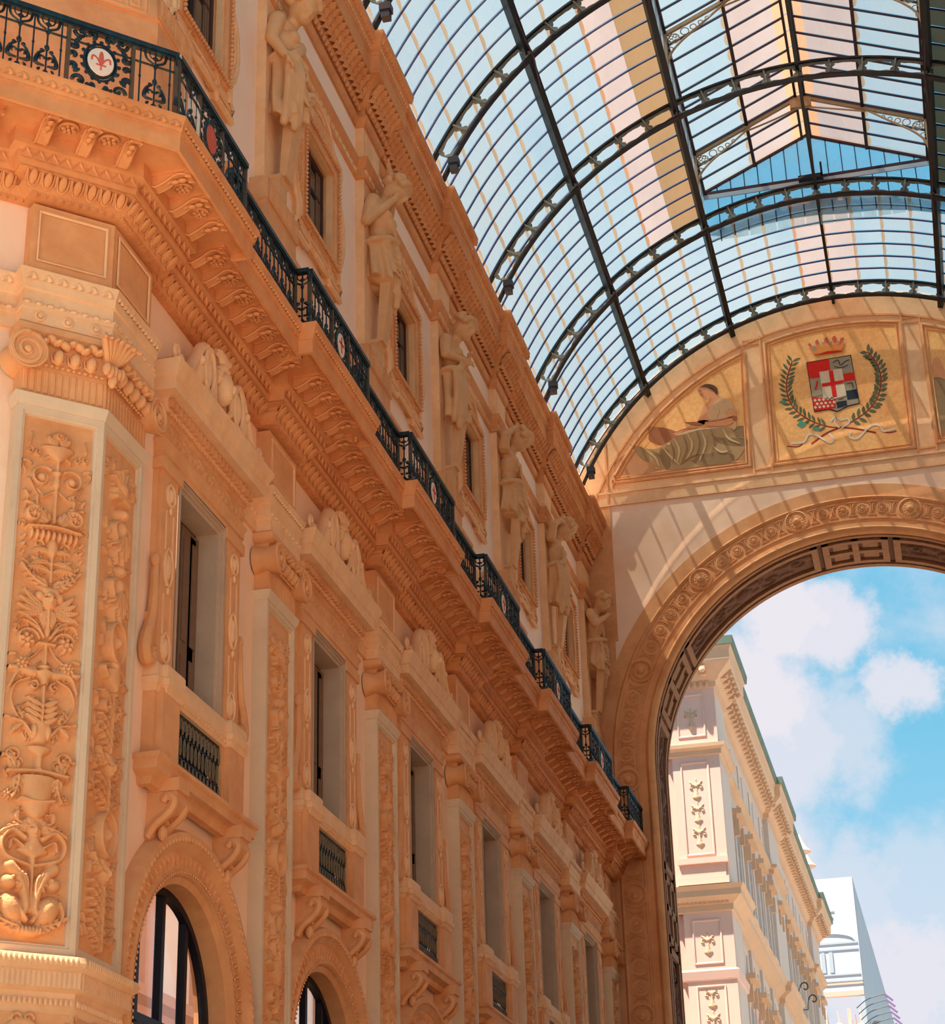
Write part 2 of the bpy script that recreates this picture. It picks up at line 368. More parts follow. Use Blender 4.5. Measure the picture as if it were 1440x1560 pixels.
    def scroll(s, x, z, r, a0, sg, w, h, turns=1.4, eye=True):
        P = []; n = int(14 * turns)
        for i in range(n + 1):
            t = i / n; q = r * (1 - 0.82 * t); a = a0 + sg * 2 * PI * turns * t; P.append((x + q * math.cos(a), z + q * math.sin(a)))
        s.stroke(P, w, w * 0.6, h=h, sm=1)
        if eye: s.ell(x, z, r * 0.24, r * 0.24, h * 1.3)
    def flower(s, x, z, r, h, n=6):
        for k in range(n):
            a = 2 * PI * k / n + 0.3; s.ell(x + r * 0.58 * math.cos(a), z + r * 0.58 * math.sin(a), r * 0.42, r * 0.3, h, a)
        s.ell(x, z, r * 0.3, r * 0.3, h * 1.35)
    def vase(s, x, z0, prof, h):
        """prof: [(halfwidth, dz)] silhouette, round in section"""
        zs = [z0 + p[1] for p in prof]; W = s.win(x - max(p[0] for p in prof), x + max(p[0] for p in prof), min(zs), max(zs))
        if W is None: return
        i0, i1, j0, j1, X, Z = W; o = np.argsort(zs); r = np.interp(Z[:, 0], np.array(zs)[o], np.array([p[0] for p in prof])[o])[:, None]
        ok = (Z >= min(zs)) & (Z <= max(zs)); P = np.sqrt(np.clip(1 - ((X - x) / np.maximum(r, 1e-4)) ** 2, 0, 1)) * (np.minimum(1, r / 0.06) * 0.5 + 0.5)
        S = s.H[j0:j1, i0:i1]; np.maximum(S, np.where(ok & (P > 0), h * P, 0), out=S)
    def face(s, x, z, r, h):
        for dx in (-.8, -.45, .45, .8, 0, -.25, .25): s.ell(x + dx * r, z + r * (0.75 if abs(dx) < .5 else .3), r * .45, r * .5, h * .75)
        s.ell(x, z, r * 0.72, r, h); s.ell(x, z - r * .02, r * .13, r * .34, h * .3, base=h * .9); s.dig(x - r * .3, z + r * .18, r * .2, r * .13, h * .22); s.dig(x + r * .3, z + r * .18, r * .2, r * .13, h * .22)
        s.ell(x, z - r * .48, r * .24, r * .09, h * .2, base=h * .8)
    def arr(s, cut=None, yoff=0.0, wrap=None):
        H = s.H; nz, nx = H.shape; X, Z = np.meshgrid(s.x, s.z); V = np.stack([X, H + yoff, Z], -1).reshape(-1, 3)
        idx = np.arange(nz * nx).reshape(nz, nx); F = np.stack([idx[:-1, :-1], idx[1:, :-1], idx[1:, 1:], idx[:-1, 1:]], -1)
        if cut is not None:
            k = (np.maximum.reduce([H[:-1, :-1], H[1:, :-1], H[1:, 1:], H[:-1, 1:]]) > cut); F = F[k]; H[H <= cut] = -0.05
            V = np.stack([X, H + yoff, Z], -1).reshape(-1, 3); F = F.reshape(-1, 4); u, inv = np.unique(F, return_inverse=True); V = V[u]; F = inv.reshape(-1, 4)
        return V, F.reshape(-1, 4)
    def mesh(s, name, cut=None, yoff=0.0): V, F = s.arr(cut, yoff); return mesh_np(name, V, F)

def remesh(g, vox, name, smooth=2):
    o = bpy.data.objects.new('tmp', g.mesh('tmp', False)); C.objects.link(o)
    m = o.modifiers.new('r', 'REMESH'); m.mode = 'VOXEL'; m.voxel_size = vox
    s_ = o.modifiers.new('s', 'SMOOTH'); s_.iterations = smooth; s_.factor = 0.5
    dg = bpy.context.evaluated_depsgraph_get(); dg.update(); me = bpy.data.meshes.new_from_object(o.evaluated_get(dg)); me.name = name
    me.polygons.foreach_set('use_smooth', [True] * len(me.polygons)); old = o.data; bpy.data.objects.remove(o); bpy.data.meshes.remove(old); me.materials.clear()
    return me

def panel_arch(g, x0, x1, z0, z1, cx, zs, R, y=0.0, n=20, depth=None, jamb0=None):
    """flat wall in XZ (normal +Y) with a round-headed opening; depth adds the reveal going back"""
    j0 = z0 if jamb0 is None else jamb0
    def q(a, b, c, d): g.add([(a[0], y, a[1]), (b[0], y, b[1]), (c[0], y, c[1]), (d[0], y, d[1])], [(0, 1, 2, 3)])
    q((x0, z0), (x0, zs), (cx - R, zs), (cx - R, z0)); q((cx + R, z0), (cx + R, zs), (x1, zs), (x1, z0))
    cc = [math.atan2(z1 - zs, x1 - cx), math.atan2(z1 - zs, x0 - cx)]
    A = sorted(set([PI * i / n for i in range(n + 1)] + cc)); pin = []; po = []
    for a in A:
        c_, s_ = math.cos(a), math.sin(a); t = 1e9
        if c_ > 1e-6: t = min(t, (x1 - cx) / c_)
        if c_ < -1e-6: t = min(t, (x0 - cx) / c_)
        if s_ > 1e-6: t = min(t, (z1 - zs) / s_)
        pin.append((cx + R * c_, zs + R * s_)); po.append((cx + t * c_, zs + t * s_))
    for i in range(len(A) - 1): q(pin[i], pin[i + 1], po[i + 1], po[i])
    if depth:
        ring = [(cx + R, j0)] + pin + [(cx - R, j0)]
        for i in range(len(ring) - 1):
            a, b = ring[i], ring[i + 1]; g.add([(a[0], y, a[1]), (b[0], y, b[1]), (b[0], y - depth, b[1]), (a[0], y - depth, a[1])], [(0, 3, 2, 1)])
def arch_sweep(g, cx, zs, zj, prof, n=36, a0=0.0, a1=PI, y=0.0):
    """prof [(radius, y)] carried round the arch and down both jambs to zj"""
    st = []
    if zj is not None: st.append(((cx, zj), (1, 0)))
    for i in range(n + 1): a = a0 + (a1 - a0) * i / n; st.append(((cx, zs), (math.cos(a), math.sin(a))))
    if zj is not None: st.append(((cx, zj), (-1, 0)))
    V = []; F = []; m = len(prof)
    for p, d in st:
        for r, yy in prof: V.append((p[0] + d[0] * r, y + yy, p[1] + d[1] * r))
    for i in range(len(st) - 1):
        for j in range(m - 1): F.append((i * m + j, i * m + j + 1, (i + 1) * m + j + 1, (i + 1) * m + j))
    g.add(V, F)
# ================================================================ layout of the left facade
LW, PF, UW, US = -7.92, -7.70, -8.08, -7.91      # lower wall, pilaster face, upper wall, upper strip face (world x)
BAY = 5.7; NB = 6; YE = 55.4
PC = [26.03 + BAY * i for i in range(6)]          # pilaster centres 2..7
WC = [23.05 + BAY * k for k in range(6)]          # lower windows
UC = [22.85 + BAY * k for k in range(6)]
RL = -PI / 2; RC = -3 * PI / 4                     # facing the hall ; facing of the canted corner
KX, KY = PF, 19.5                                  # the canted corner's arris
ORD = ['second', 'third', 'fourth', 'fifth', 'sixth', 'seventh']
ORD1 = ['first', 'second', 'third', 'fourth', 'fifth', 'sixth', 'seventh']

def plan(step_o, wall, face, half, ends, x_first=YE + 0.4, cant=1.07, corner=True):
    """plan line of a moulding: along the wall, stepping out round every pilaster, then round the canted corner"""
    P = [(wall, x_first)]
    for c in reversed(PC): P += [(wall, c + half), (face, c + half), (face, c - half), (wall, c - half)]
    if corner:
        P += [(wall, 20.75), (face, 20.75), (KX + (face - PF), KY)]
        d = (-.70711, -.70711); n = (.70711, -.70711); s = face - wall
        a = (KX + (face - PF) + d[0] * cant, KY + d[1] * cant); b = (a[0] - n[0] * s, a[1] - n[1] * s)
        P += [a, b, (b[0] + d[0] * ends, b[1] + d[1] * ends)]
    return P
LOW = plan(.22, LW, PF, .64, 3.2)

# ---- walls (the setting)
g = G()
for k in range(NB):
    c = WC[k]; xa = -(PC[k] + 0.0 - c) if True else 0
    x0 = -(PC[k] - c); x1 = (c - (PC[k] - BAY)) if k else (c - 20.0)
    g.T = Matrix.Translation((LW, c, 0)) @ Matrix.Rotation(RL, 4, 'Z')
    panel_arch(g, x0, x1, 0, 8.6, 0, 6.1, 1.62, 0, 20, 0.34)
    for a, b, z0, z1 in ((x0, -.84, 8.6, 12.9), (.84, x1, 8.6, 12.9), (x0, x1, 12.9, 16.5), (-.84, .84, 8.6, 8.9)):
        g.add([(a, 0, z0), (a, 0, z1), (b, 0, z1), (b, 0, z0)], [(0, 1, 2, 3)])
g.T = Matrix.Translation((LW, 0, 0)) @ Matrix.Rotation(RL, 4, 'Z')
g.add([(-PC[5], 0, 0), (-PC[5], 0, 16.5), (-YE - .5, 0, 16.5), (-YE - .5, 0, 0)], [(0, 3, 2, 1)])
g.T = Matrix.Translation((KX + (LW - PF), KY + .1, 0)) @ Matrix.Rotation(RC, 4, 'Z')
g.add([(-.05, 0, 0), (-.05, 0, 16.5), (7, 0, 16.5), (7, 0, 0)], [(0, 1, 2, 3)])
g.T = None
wl = put('wall_left', g.mesh('wall_left', True, 30), M['plas'], kind='structure')
g = G()
YT = 20.6
for k in range(NB + 0):
    c = UC[k]; g.T = Matrix.Translation((UW, c, 0)) @ Matrix.Rotation(RL, 4, 'Z'); x0, x1 = -BAY / 2, BAY / 2
    if k == 0: x1 = c - YT
    if k == 5: x0 = -(YE + .5 - c)
    for a, b, z0, z1 in ((x0, -.82, 20.6, 22.45), (.82, x1, 20.6, 22.45), (x0, x1, 22.45, 27.2), (x0, x1, 16.3, 20.6)):
        g.add([(a, 0, z0), (a, 0, z1), (b, 0, z1), (b, 0, z0)], [(0, 1, 2, 3)])
g.T = Matrix.Translation((UW, YT, 0)) @ Matrix.Rotation(RC, 4, 'Z')
g.add([(0, 0, 16.3), (0, 0, 27.2), (7, 0, 27.2), (7, 0, 16.3)], [(0, 1, 2, 3)])
g.T = None
g.box(-12.5, UW - .05, 20, YE + 3, 27.1, 27.2); g.box(-12.6, -12.5, 20, YE + 3, 12.5, 27.2)
g.box(-12.5, LW - .4, 19.8, YE + 3, 12.95, 13.05)
wu = put('wall_left_attic', g, M['plas_lit'], kind='structure')

# ---- long mouldings of the lower order : one entablature
ent = thing('entablature', 'long orange carved entablature and balcony cornice running over the tall pilasters', 'cornice')
def mould(name, prof, m=None, path=LOW, parent=ent, label=None):
    g = G(); g.sweep(path, prof); return put(name, g.mesh(name, True, 30), m or M['orn'], parent, label=label)
mould('architrave', [(-.05, 13.54), (.05, 13.54), (.05, 13.72), (.065, 13.73), (.065, 13.80), (.045, 13.81), (.045, 13.98), (.07, 14.0), (.075, 14.10), (.11, 14.2), (.12, 14.24), (-.02, 14.27), (-.2, 14.27)], M['ornl'])
mould('frieze', [(-.01, 14.27), (-.01, 15.22), (-.2, 15.30)])
mould('bed_moulding', [(-.2, 15.27), (.07, 15.28), (.07, 15.30), (.16, 15.38), (.19, 15.42), (.16, 15.44), (.17, 15.50), (.28, 15.52), (.28, 15.53), (-.1, 15.54)], M['ornc'])
mould('soffit_fascia', [(.10, 15.53), (.31, 15.54), (.34, 15.70), (.36, 15.72), (.42, 15.74), (.42, 15.98), (-.1, 15.99)], M['ornc'])
mould('soffit', [(.40, 15.965), (.97, 15.965), (.97, 16.0)], M['ornc'])
mould('corona', [(.92, 15.99), (.92, 15.885), (.95, 15.87), (.985, 15.88), (.99, 16.10), (.99, 16.115)], M['ornc'])
mould('cyma', [(.93, 16.10), (1.0, 16.105), (1.005, 16.15), (1.02, 16.17), (1.03, 16.23), (1.065, 16.30), (1.07, 16.335), (1.07, 16.35), (-.3, 16.37)], M['ornc'])

# walk the plan at a given outset and hand back straight runs
def runs(path, o, lo=0.0):
    P = [Vector(p) for p in path]; Q = []
    for i in range(len(P)):
        d0 = (P[i] - P[i - 1]).normalized() if i else None; d1 = (P[i + 1] - P[i]).normalized() if i < len(P) - 1 else None
        d0 = d0 or d1; d1 = d1 or d0; n0 = Vector((-d0.y, d0.x)); n1 = Vector((-d1.y, d1.x)); m = n0 + n1; m = m / m.dot(n0); Q.append(P[i] + m * o)
    R = []
    for i in range(len(Q) - 1):
        d = Q[i + 1] - Q[i]
        if d.dot(P[i + 1] - P[i]) > 0 and d.length > lo and Q[i].y > 14: R.append((Q[i], Q[i + 1]))
    return R
def along(path, o, pitch, marg, fn, lo=0.3):
    """call fn(position, angle) at an even pitch; local +Y faces out"""
    for a, b in runs(path, o, lo):
        d = b - a; L = d.length - 2 * marg
        if L < 0: continue
        n = max(1, int(round(L / pitch))); u = d.normalized(); ang = math.atan2(u.y, u.x)
        for i in range(n):
            t = marg + (i + .5) * L / n; p = a + u * t; fn(p, ang)
# local frame for 'along': X = travel direction, Y = left = outward
def rep(name, me, m, path, o, z, pitch, marg, parent, joined=True, lo=0.3, kind=None, ymin=0, label=None):
    if joined:
        V0 = np.empty(len(me.vertices) * 3, np.float32); me.vertices.foreach_get('co', V0); V0 = V0.reshape(-1, 3)
        F0 = [tuple(p.vertices) for p in me.polygons]; VV = []; FF = []; st = [0]
        def fn(p, a):
            c, s = math.cos(a), math.sin(a); R = np.array([[c, s, 0], [-s, c, 0], [0, 0, 1]], np.float32)
            VV.append(V0 @ R + np.array([p.x, p.y, z], np.float32)); FF.extend([tuple(i + st[0] for i in f) for f in F0]); st[0] += len(V0)
        along(path, o, pitch, marg, fn, lo)
        m2 = bpy.data.meshes.new(name); m2.from_pydata(np.concatenate(VV).tolist(), [], FF); m2.polygons.foreach_set('use_smooth', [True] * len(m2.polygons)); m2.set_sharp_from_angle(angle=math.radians(45))
        ob = put(name, m2, m, parent)
        ob['kind'] = 'stuff'
        return ob
    me.materials.append(m) if len(me.materials) == 0 else None
    def fn(p, a): put(name, me, m, parent, (p.x, p.y, z), a)
    along(path, o, pitch, marg, fn, lo)
# egg and dart
g = G(); g.ell((0, .015, 0), (.052, .045, .085), 8, 5); g.tube([(-.075, .0, .06), (-.068, .02, -.03), (-.04, .02, -.08), (0, .02, -.095), (.04, .02, -.08), (.068, .02, -.03), (.075, .0, .06)], .014, 4)
g.bar((.09, .0, .07), (.09, .03, -.07), .02)
T = Matrix.Translation((0, 0, 0)); egg = g.mesh('egg')
for v in egg.vertices: v.co.y += (v.co.z) * .75
rep('egg_and_dart', egg, M['ornc'], LOW, .205, 15.44, .185, .02, ent, joined=False)
g = G(); g.box(-.036, .036, -.05, .03, -.03, .03); rep('dentil_course', g.mesh('dentil', False), M['ornc'], LOW, .075, 15.30, .105, .0, ent)
g = G(); g.ell((0, 0, 0), (.048, .026, .026), 6, 4); g.ell((.066, 0, 0), (.012, .022, .022), 5, 3); rep('bead_moulding', g.mesh('bead'), M['ornl'], LOW, .065, 13.80, .15, .0, ent)
r_ = Rel(-.09, .09, -.05, .05, .012); r_.leaf(-.05, -.05, 1.2, .11, .03, .03, -.4); r_.leaf(.05, -.05, 1.94, .11, .03, .03, .4); r_.ell(0, .02, .02, .03, .03)
lf = r_.mesh('lf'); rep('leaf_moulding', lf, M['ornc'], LOW, 1.03, 16.24, .18, .02, ent)
rep('lower_leaf_moulding', lf, M['ornl'], LOW, .085, 14.16, .18, .02, ent)
g = G(); g.add([(-.08, 0, -.06), (0, .03, .07), (.08, 0, -.06), (0, 0, .03)], [(0, 1, 3), (3, 1, 2), (0, 3, 2)]); rep('chevron_band', g.mesh('chev', False), M['ornc'], LOW, .36, 15.66, .17, .03, ent)
g = G(); g.box(-.07, .07, 0, .01, -.01, .01); rep('corona_fillet', g.mesh('fl', False), M['ornc'], LOW, 1.0, 16.125, .2, .02, ent)
# modillions: S-shaped scrolls under the soffit with rosettes between
def modillion():
    g = G(); pr = []
    for i in range(13):
        t = i / 12; y = t * .52; z = -.12 - .055 * math.sin(t * PI * 2.0 + .4) - (.05 * math.exp(-((t - .05) / .12) ** 2)); pr.append((y, z))
    g.prismx([(0, 0)] + pr + [(.50, 0)], -.062, .062)
    for sx in (-.066, .066):
        g.tube([(sx, y, z + .012) for y, z in pr], .019, 5)
        g.tube([(sx * 1.05, .47 + .04 * math.cos(a), -.08 + .04 * math.sin(a)) for a in np.linspace(0, 5.5, 9)], .012, 4)
    for i in range(4): g.ell((0, .08 + .1 * i, -.128 + .01 * (i % 2)), (.045, .06, .03), 7, 4)
    g.box(-.085, .085, 0, .52, -.03, .0)
    return g.mesh('modillion', True, 50)
rep('modillion', modillion(), M['ornc'], LOW, .42, 15.965, .50, .05, ent, joined=False)
g = G(); g.lathe([(.125, 0), (.13, -.03), (.11, -.045), (.10, -.015), (0, -.015)], seg=14)
for k in range(6): a = k * PI / 3; g.ell((.065 * math.cos(a), .065 * math.sin(a), -.035), (.036, .026, .026), 6, 4, (0, 0, a))
g.ell((0, 0, -.04), (.026, .026, .03), 8, 5)
rosette_me = g.mesh('rosette')
# rosettes half a pitch on from the modillions
def ros(path):
    for a, b in runs(path, .42, .3):
        d = b - a; L = d.length - .10; n = max(1, int(round(L / .50))); u = d.normalized(); nrm = Vector((-u.y, u.x))
        for i in range(n - 1): p = a + u * (.05 + (i + 1) * L / n) + nrm * .27; put('rosette', rosette_me, M['ornc'], ent, (p.x, p.y, 15.955), math.atan2(u.y, u.x))
ros(LOW)
# big leaf filling each re-entrant corner of the soffit
r_ = Rel(-.34, .34, -.3, .3, .02); r_.mir = 0; r_.acan(0, -.26, PI / 2, .42, .16, .07, 0, 3); r_.leaf(.04, -.2, .9, .36, .06, .06, .5)
V, F = r_.arr(.004); V = V[:, [0, 2, 1]] * np.array([1, 1, -1]); lfm = mesh_np('cl', V, F)
for c in PC:
    for s_ in (1, -1): put('corner_leaf', lfm, M['ornc'], ent, (LW + .68, c + s_ * (.64 + .80), 15.96), RL)
# plain framed panels in the frieze over each pilaster
def frame_rect(g, x0, x1, z0, z1, y, wd=.03, h=.02, inner=None):
    g.sweep([(x0, z0), (x1, z0), (x1, z1), (x0, z1)], [(0, 0), (.0, h), (wd * .5, h * 1.2), (wd, h * .3), (wd, 0)], closed=True, xz=True, ybase=y)
g = G(); frame_rect(g, -.53, .53, 14.42, 15.13, -.01); fr = g.mesh('frieze_panel')
for c in PC: put('frieze_panel', fr, M['ornl'], ent, (PF, c, 0), RL)
g = G(); frame_rect(g, -.50, .50, 14.42, 15.13, 0); put('frieze_panel', g, M['ornl'], ent, (KX, 20.12, 0), RL)
g = G(); frame_rect(g, .09, .98, 14.42, 15.13, 0); put('frieze_panel', g, M['ornl'], ent, (KX, KY, 0), RC)
# rosettes on the architrave of the canted corner
g = G(); g.lathe([(.07, 0), (.07, .02), (.05, .03), (.035, .012), (.03, .035), (0, .04)], axis='y', seg=12); rr = g.mesh('architrave_rosette')
for x in (.2, .55, .9): put('architrave_rosette', rr, M['ornl'], ent, (KX + .045 * .707 - .707 * x, KY - .045 * .707 - .707 * x, 13.64), RC)

# ================================================================ pilasters
ZB, ZT = 6.12, 12.47
def shaft_mesh(x0, x1, y=0.0, back=-.24):
    """grey stone frame with a sunk field"""
    g = G(); b = .115
    g.sweep([(x0, ZB), (x1, ZB), (x1, ZT), (x0, ZT)], [(0, back), (0, y), (b * .62, y), (b * .66, y - .018), (b * .9, y - .022), (b, y - .06)], closed=True, xz=True)
    return g
def shaft_cap(path): g = G(); g.sweep(path, [(-.05, ZT - .01), (.012, ZT), (.02, 12.50), (.05, 12.57), (.055, 12.61), (0, 12.63), (-.1, 12.63)]); return g
def arabesque(x0, x1, z0, z1, res, seed=0, H=.055):
    """candelabrum of carved foliage, bottom to top"""
    R = Rel(x0, x1, z0, z1, res); c = (x0 + x1) / 2; w = (x1 - x0) / 2 * .93; R.mir = c; L = z1 - z0; rnd = random.Random(seed)
    if seed == 0:
        Z = lambda t: z1 - t * L                        # t measured down from the top, follows the photograph
        # plume and dish
        for a in (.5, 1.0, 1.4): R.leaf(c + .03, Z(.055), a, w * .42, w * .12, H * .8, .9)
        R.flower(c, Z(.035), w * .16, H); R.vase(c, Z(.088), [(w * .12, 0), (w * .3, L * .012), (w * .5, L * .026), (w * .52, L * .03)], H)
        R.stroke([(c, Z(.09)), (c, Z(.215))], w * .07, h=H * .8); R.vase(c, Z(.15), [(w * .05, 0), (w * .14, L * .012), (w * .1, L * .03), (w * .2, L * .04)], H)
        R.scroll(c + w * .46, Z(.125), w * .36, PI * .75, -1, w * .055, H * .8, 1.3); R.ell(c + w * .46, Z(.125), w * .16, w * .16, H)
        R.stroke([(c + .02, Z(.15)), (c + w * .5, Z(.165)), (c + w * .85, Z(.13))], w * .05, w * .02, H * .6)
        for t, sg in ((.19, 1), (.2, -1)): R.acan(c + w * .2, Z(.215), .9 + .2 * sg, w * .75, w * .2, H * .8, -.9 * sg, 4)
        R.scroll(c + w * .62, Z(.205), w * .27, PI * .6, -1, w * .08, H, 1.2); R.flower(c + w * .62, Z(.2), w * .2, H * .9, 7)
        # scalloped canopy
        R.stroke([(c - w * .8, Z(.232)), (c, Z(.226)), (c + w * .8, Z(.232))], w * .05, h=H * 1.3)
        for k in range(-4, 5): R.ell(c + k * w * .17, Z(.243), w * .085, L * .013, H * 1.15)
        for k in (1, 2, 3): R.ell(c + w * .88, Z(.235 + .016 * k), w * .05, w * .07, H)
        R.vase(c, Z(.29), [(w * .06, 0), (w * .2, L * .018), (w * .17, L * .03), (w * .06, L * .045)], H); R.stroke([(c, Z(.25)), (c, Z(.335))], w * .06, h=H * .8)
        for t, l, a in ((.278, .55, .5), (.298, .65, .2), (.315, .75, .45)): R.leaf(c + w * .05, Z(t), a, w * l, w * .1, H * .8, -1.0)
        R.scroll(c + w * .42, Z(.262), w * .15, PI, -1, w * .04, H * .6, 1.1, False)
        # winged head
        R.acan(c + w * .12, Z(.345), .35, w * .8, w * .22, H, .6, 4); R.face(c, Z(.372), w * .36, H * 1.5)
        for k in range(4): R.leaf(c + w * .2, Z(.385 + .004 * k), .5 - .28 * k, w * .75, w * .12, H * .9, .5)
        R.acan(c, Z(.392), -PI / 2, w * .5, w * .3, H, 0, 3)
        for sg in (0, 1): R.stroke([(c + w * .1, Z(.445)), (c + w * .35, Z(.42 + .006 * sg)), (c + w * .75, Z(.405 + .012 * sg)), (c + w * .92, Z(.41 + .02 * sg))], w * .06, w * .02, H * .8)
        R.scroll(c + w * .58, Z(.452), w * .36, PI * .95, -1, w * .06, H * .8, 1.1, False); R.flower(c + w * .58, Z(.455), w * .26, H * 1.1, 6)
        R.stroke([(c - w * .24, Z(.458)), (c + w * .24, Z(.458))], w * .05, h=H, sm=1); R.stroke([(c, Z(.458)), (c, Z(.505))], w * .06, h=H * .8)
        R.stroke([(c + w * .1, Z(.462)), (c + w * .3, Z(.48)), (c + w * .55, Z(.492))], w * .04, h=H * .6); R.flower(c + w * .68, Z(.5), w * .22, H, 7); R.leaf(c + w * .8, Z(.51), -.3, w * .3, w * .1, H, 1)
        R.stroke([(c + w * .3, Z(.515)), (c + w * .75, Z(.515)), (c + w * .98, Z(.545))], w * .16, w * .03, H * .9)
        R.vase(c, Z(.535), [(w * .14, 0), (w * .2, L * .012), (w * .42, L * .022), (w * .1, L * .028), (w * .22, L * .034)], H * 1.1)
        R.stroke([(c + w * .4, Z(.525)), (c + w * .8, Z(.54)), (c + w * .92, Z(.57)), (c + w * .7, Z(.6)), (c + w * .4, Z(.612))], w * .05, w * .025, H * .7); R.scroll(c + w * .3, Z(.54), w * .14, PI / 2, 1, w * .045, H, 1.2)
        R.stroke([(c, Z(.54)), (c, Z(.61))], w * .07, h=H)
        for k in range(4): R.leaf(c + w * .04, Z(.575 + .011 * k), .25, w * .48, w * .11, H * 1.1, .5)
        R.vase(c, Z(.645), [(w * .2, 0), (w * .34, L * .02), (w * .3, L * .032), (w * .12, L * .036)], H); R.ell(c + w * .2, Z(.625), w * .12, L * .018, H * 1.2)
        R.stroke([(c + w * .3, Z(.63)), (c + w * .55, Z(.612)), (c + w * .88, Z(.607))], w * .07, w * .03, H); R.leaf(c + w * .55, Z(.615), -.5, w * .4, w * .1, H, -.7)
        # urn and its stand
        R.vase(c, Z(.70), [(w * .3, 0), (w * .12, L * .008), (w * .13, L * .03), (w * .34, L * .04), (w * .38, L * .046)], H * 1.1)
        R.stroke([(c - w * .85, Z(.703)), (c, Z(.698)), (c + w * .85, Z(.703))], w * .07, h=H * 1.1)
        R.acan(c + w * .65, Z(.70), 1.4, w * .55, w * .2, H * .7, -1.4, 3); R.scroll(c + w * .72, Z(.672), w * .22, 0, 1, w * .05, H * .7, 1.2)
        R.vase(c, Z(.785), [(w * .1, 0), (w * .3, L * .008), (w * .46, L * .03), (w * .5, L * .033), (w * .44, L * .036), (w * .5, L * .06), (w * .56, L * .078)], H * 1.35)
        R.stroke([(c - w * .48, Z(.752)), (c, Z(.756)), (c + w * .48, Z(.752))], w * .035, h=H * .3, base=H * 1.2); R.acan(c + w * .56, Z(.71), -1.6, w * .5, w * .2, H * 1.1, .5, 3); R.flower(c + w * .82, Z(.745), w * .16, H * .8, 6)
        R.face(c, Z(.805), w * .34, H * 1.3); R.acan(c + w * .1, Z(.8), .1, w * .7, w * .22, H, -.7, 4); R.leaf(c + w * .5, Z(.79), 1.2, w * .3, w * .1, H, 1.2)
        R.stroke([(c + w * .25, Z(.82)), (c + w * .62, Z(.808)), (c + w * .9, Z(.828)), (c + w * .8, Z(.852)), (c + w * .45, Z(.862)), (c + w * .1, Z(.868))], w * .1, w * .07, H); R.stroke([(c + w * .3, Z(.835)), (c + w * .6, Z(.825)), (c + w * .66, Z(.84))], w * .05, h=H)
        R.vase(c, Z(.875), [(w * .1, 0), (w * .12, L * .02), (w * .45, L * .03), (w * .48, L * .034), (w * .2, L * .05), (w * .12, L * .065)], H * 1.1); R.stroke([(c, Z(.875)), (c, Z(.95))], w * .07, h=H)
        # pair of griffins
        R.stroke([(c + w * .62, Z(.872)), (c + w * .42, Z(.885)), (c + w * .22, Z(.91)), (c + w * .12, Z(.94)), (c + w * .2, Z(.955))], w * .2, w * .12, H * 1.3)
        for k in range(4): R.stroke([(c + w * (.5 - .1 * k), Z(.875 + .004 * k)), (c + w * (.3 - .06 * k), Z(.9)), (c + w * (.2 - .03 * k), Z(.93))], w * .045, w * .03, H * .35, base=H * .9)
        R.ell(c + w * .62, Z(.9), w * .26, L * .013, H * 1.35, .3); R.stroke([(c + w * .42, Z(.902)), (c + w * .3, Z(.905)), (c + w * .36, Z(.915))], w * .07, w * .03, H * 1.3); R.ell(c + w * .55, Z(.893), w * .06, w * .05, H * .5, base=H)
        R.ell(c + w * .5, Z(.945), w * .34, L * .03, H * 1.45, -.6); R.stroke([(c + w * .5, Z(.93)), (c + w * .2, Z(.955)), (c + w * .1, Z(.965))], w * .12, w * .09, H * 1.3); R.ell(c + w * .8, Z(.935), w * .12, w * .12, H); R.stroke([(c + w * .85, Z(.93)), (c + w * .95, Z(.95)), (c + w * .85, Z(.97))], w * .07, w * .05, H)
        R.acan(c + w * .2, Z(.975), .15, w * .75, w * .24, H, .4, 4); R.ell(c, Z(.985), w * .36, L * .01, H * 1.4)
        for k in range(7): R.ell(c + (k - 3) * w * .1, Z(.982), w * .055, L * .008, H * .5, base=H * .9)
    else:
        w0 = w; w = w * .66; z = z0 + L * .01; kinds = ['shell', 'scroll', 'urn', 'figure', 'leafs', 'shield', 'mask', 'scroll', 'dish', 'leafs', 'figure', 'scroll', 'trophy', 'urn', 'leafs', 'shield', 'scroll', 'mask', 'leafs', 'dish']
        rnd.shuffle(kinds) if seed > 1 else None; i = 0
        while z < z1 - L * .06:
            k = kinds[i % len(kinds)]; i += 1; h = w * 1.1
            if k == 'shell':
                for a in np.linspace(.2, PI / 2, 5): R.leaf(c, z + .05 * h, a, h * .7, w * .16, H * 1.1, .3)
            elif k == 'scroll':
                R.scroll(c + w * .48, z + h * .5, w * .4, PI * 1.3, -1, w * .1, H, 1.3); R.stroke([(c, z), (c, z + h)], w * .1, h=H); R.acan(c + w * .2, z + h * .75, .7, w * .6, w * .22, H, -.6, 3)
            elif k == 'urn':
                h = w * 1.3; R.vase(c, z, [(w * .4, 0), (w * .12, h * .12), (w * .2, h * .2), (w * .6, h * .55), (w * .5, h * .8), (w * .22, h * .86), (w * .45, h)], H * 1.35); R.stroke([(c + w * .55, z + h * .5), (c + w * .92, z + h * .72), (c + w * .5, z + h * .92)], w * .08, h=H)
            elif k == 'figure':
                h = w * 2.4; R.ell(c + .02, z + h * .88, w * .24, w * .28, H * 1.5); R.ell(c, z + h * .62, w * .34, h * .18, H * 1.4); R.stroke([(c, z + h * .5), (c - w * .02, z + h * .25), (c, z)], w * .34, w * .16, H * 1.3)
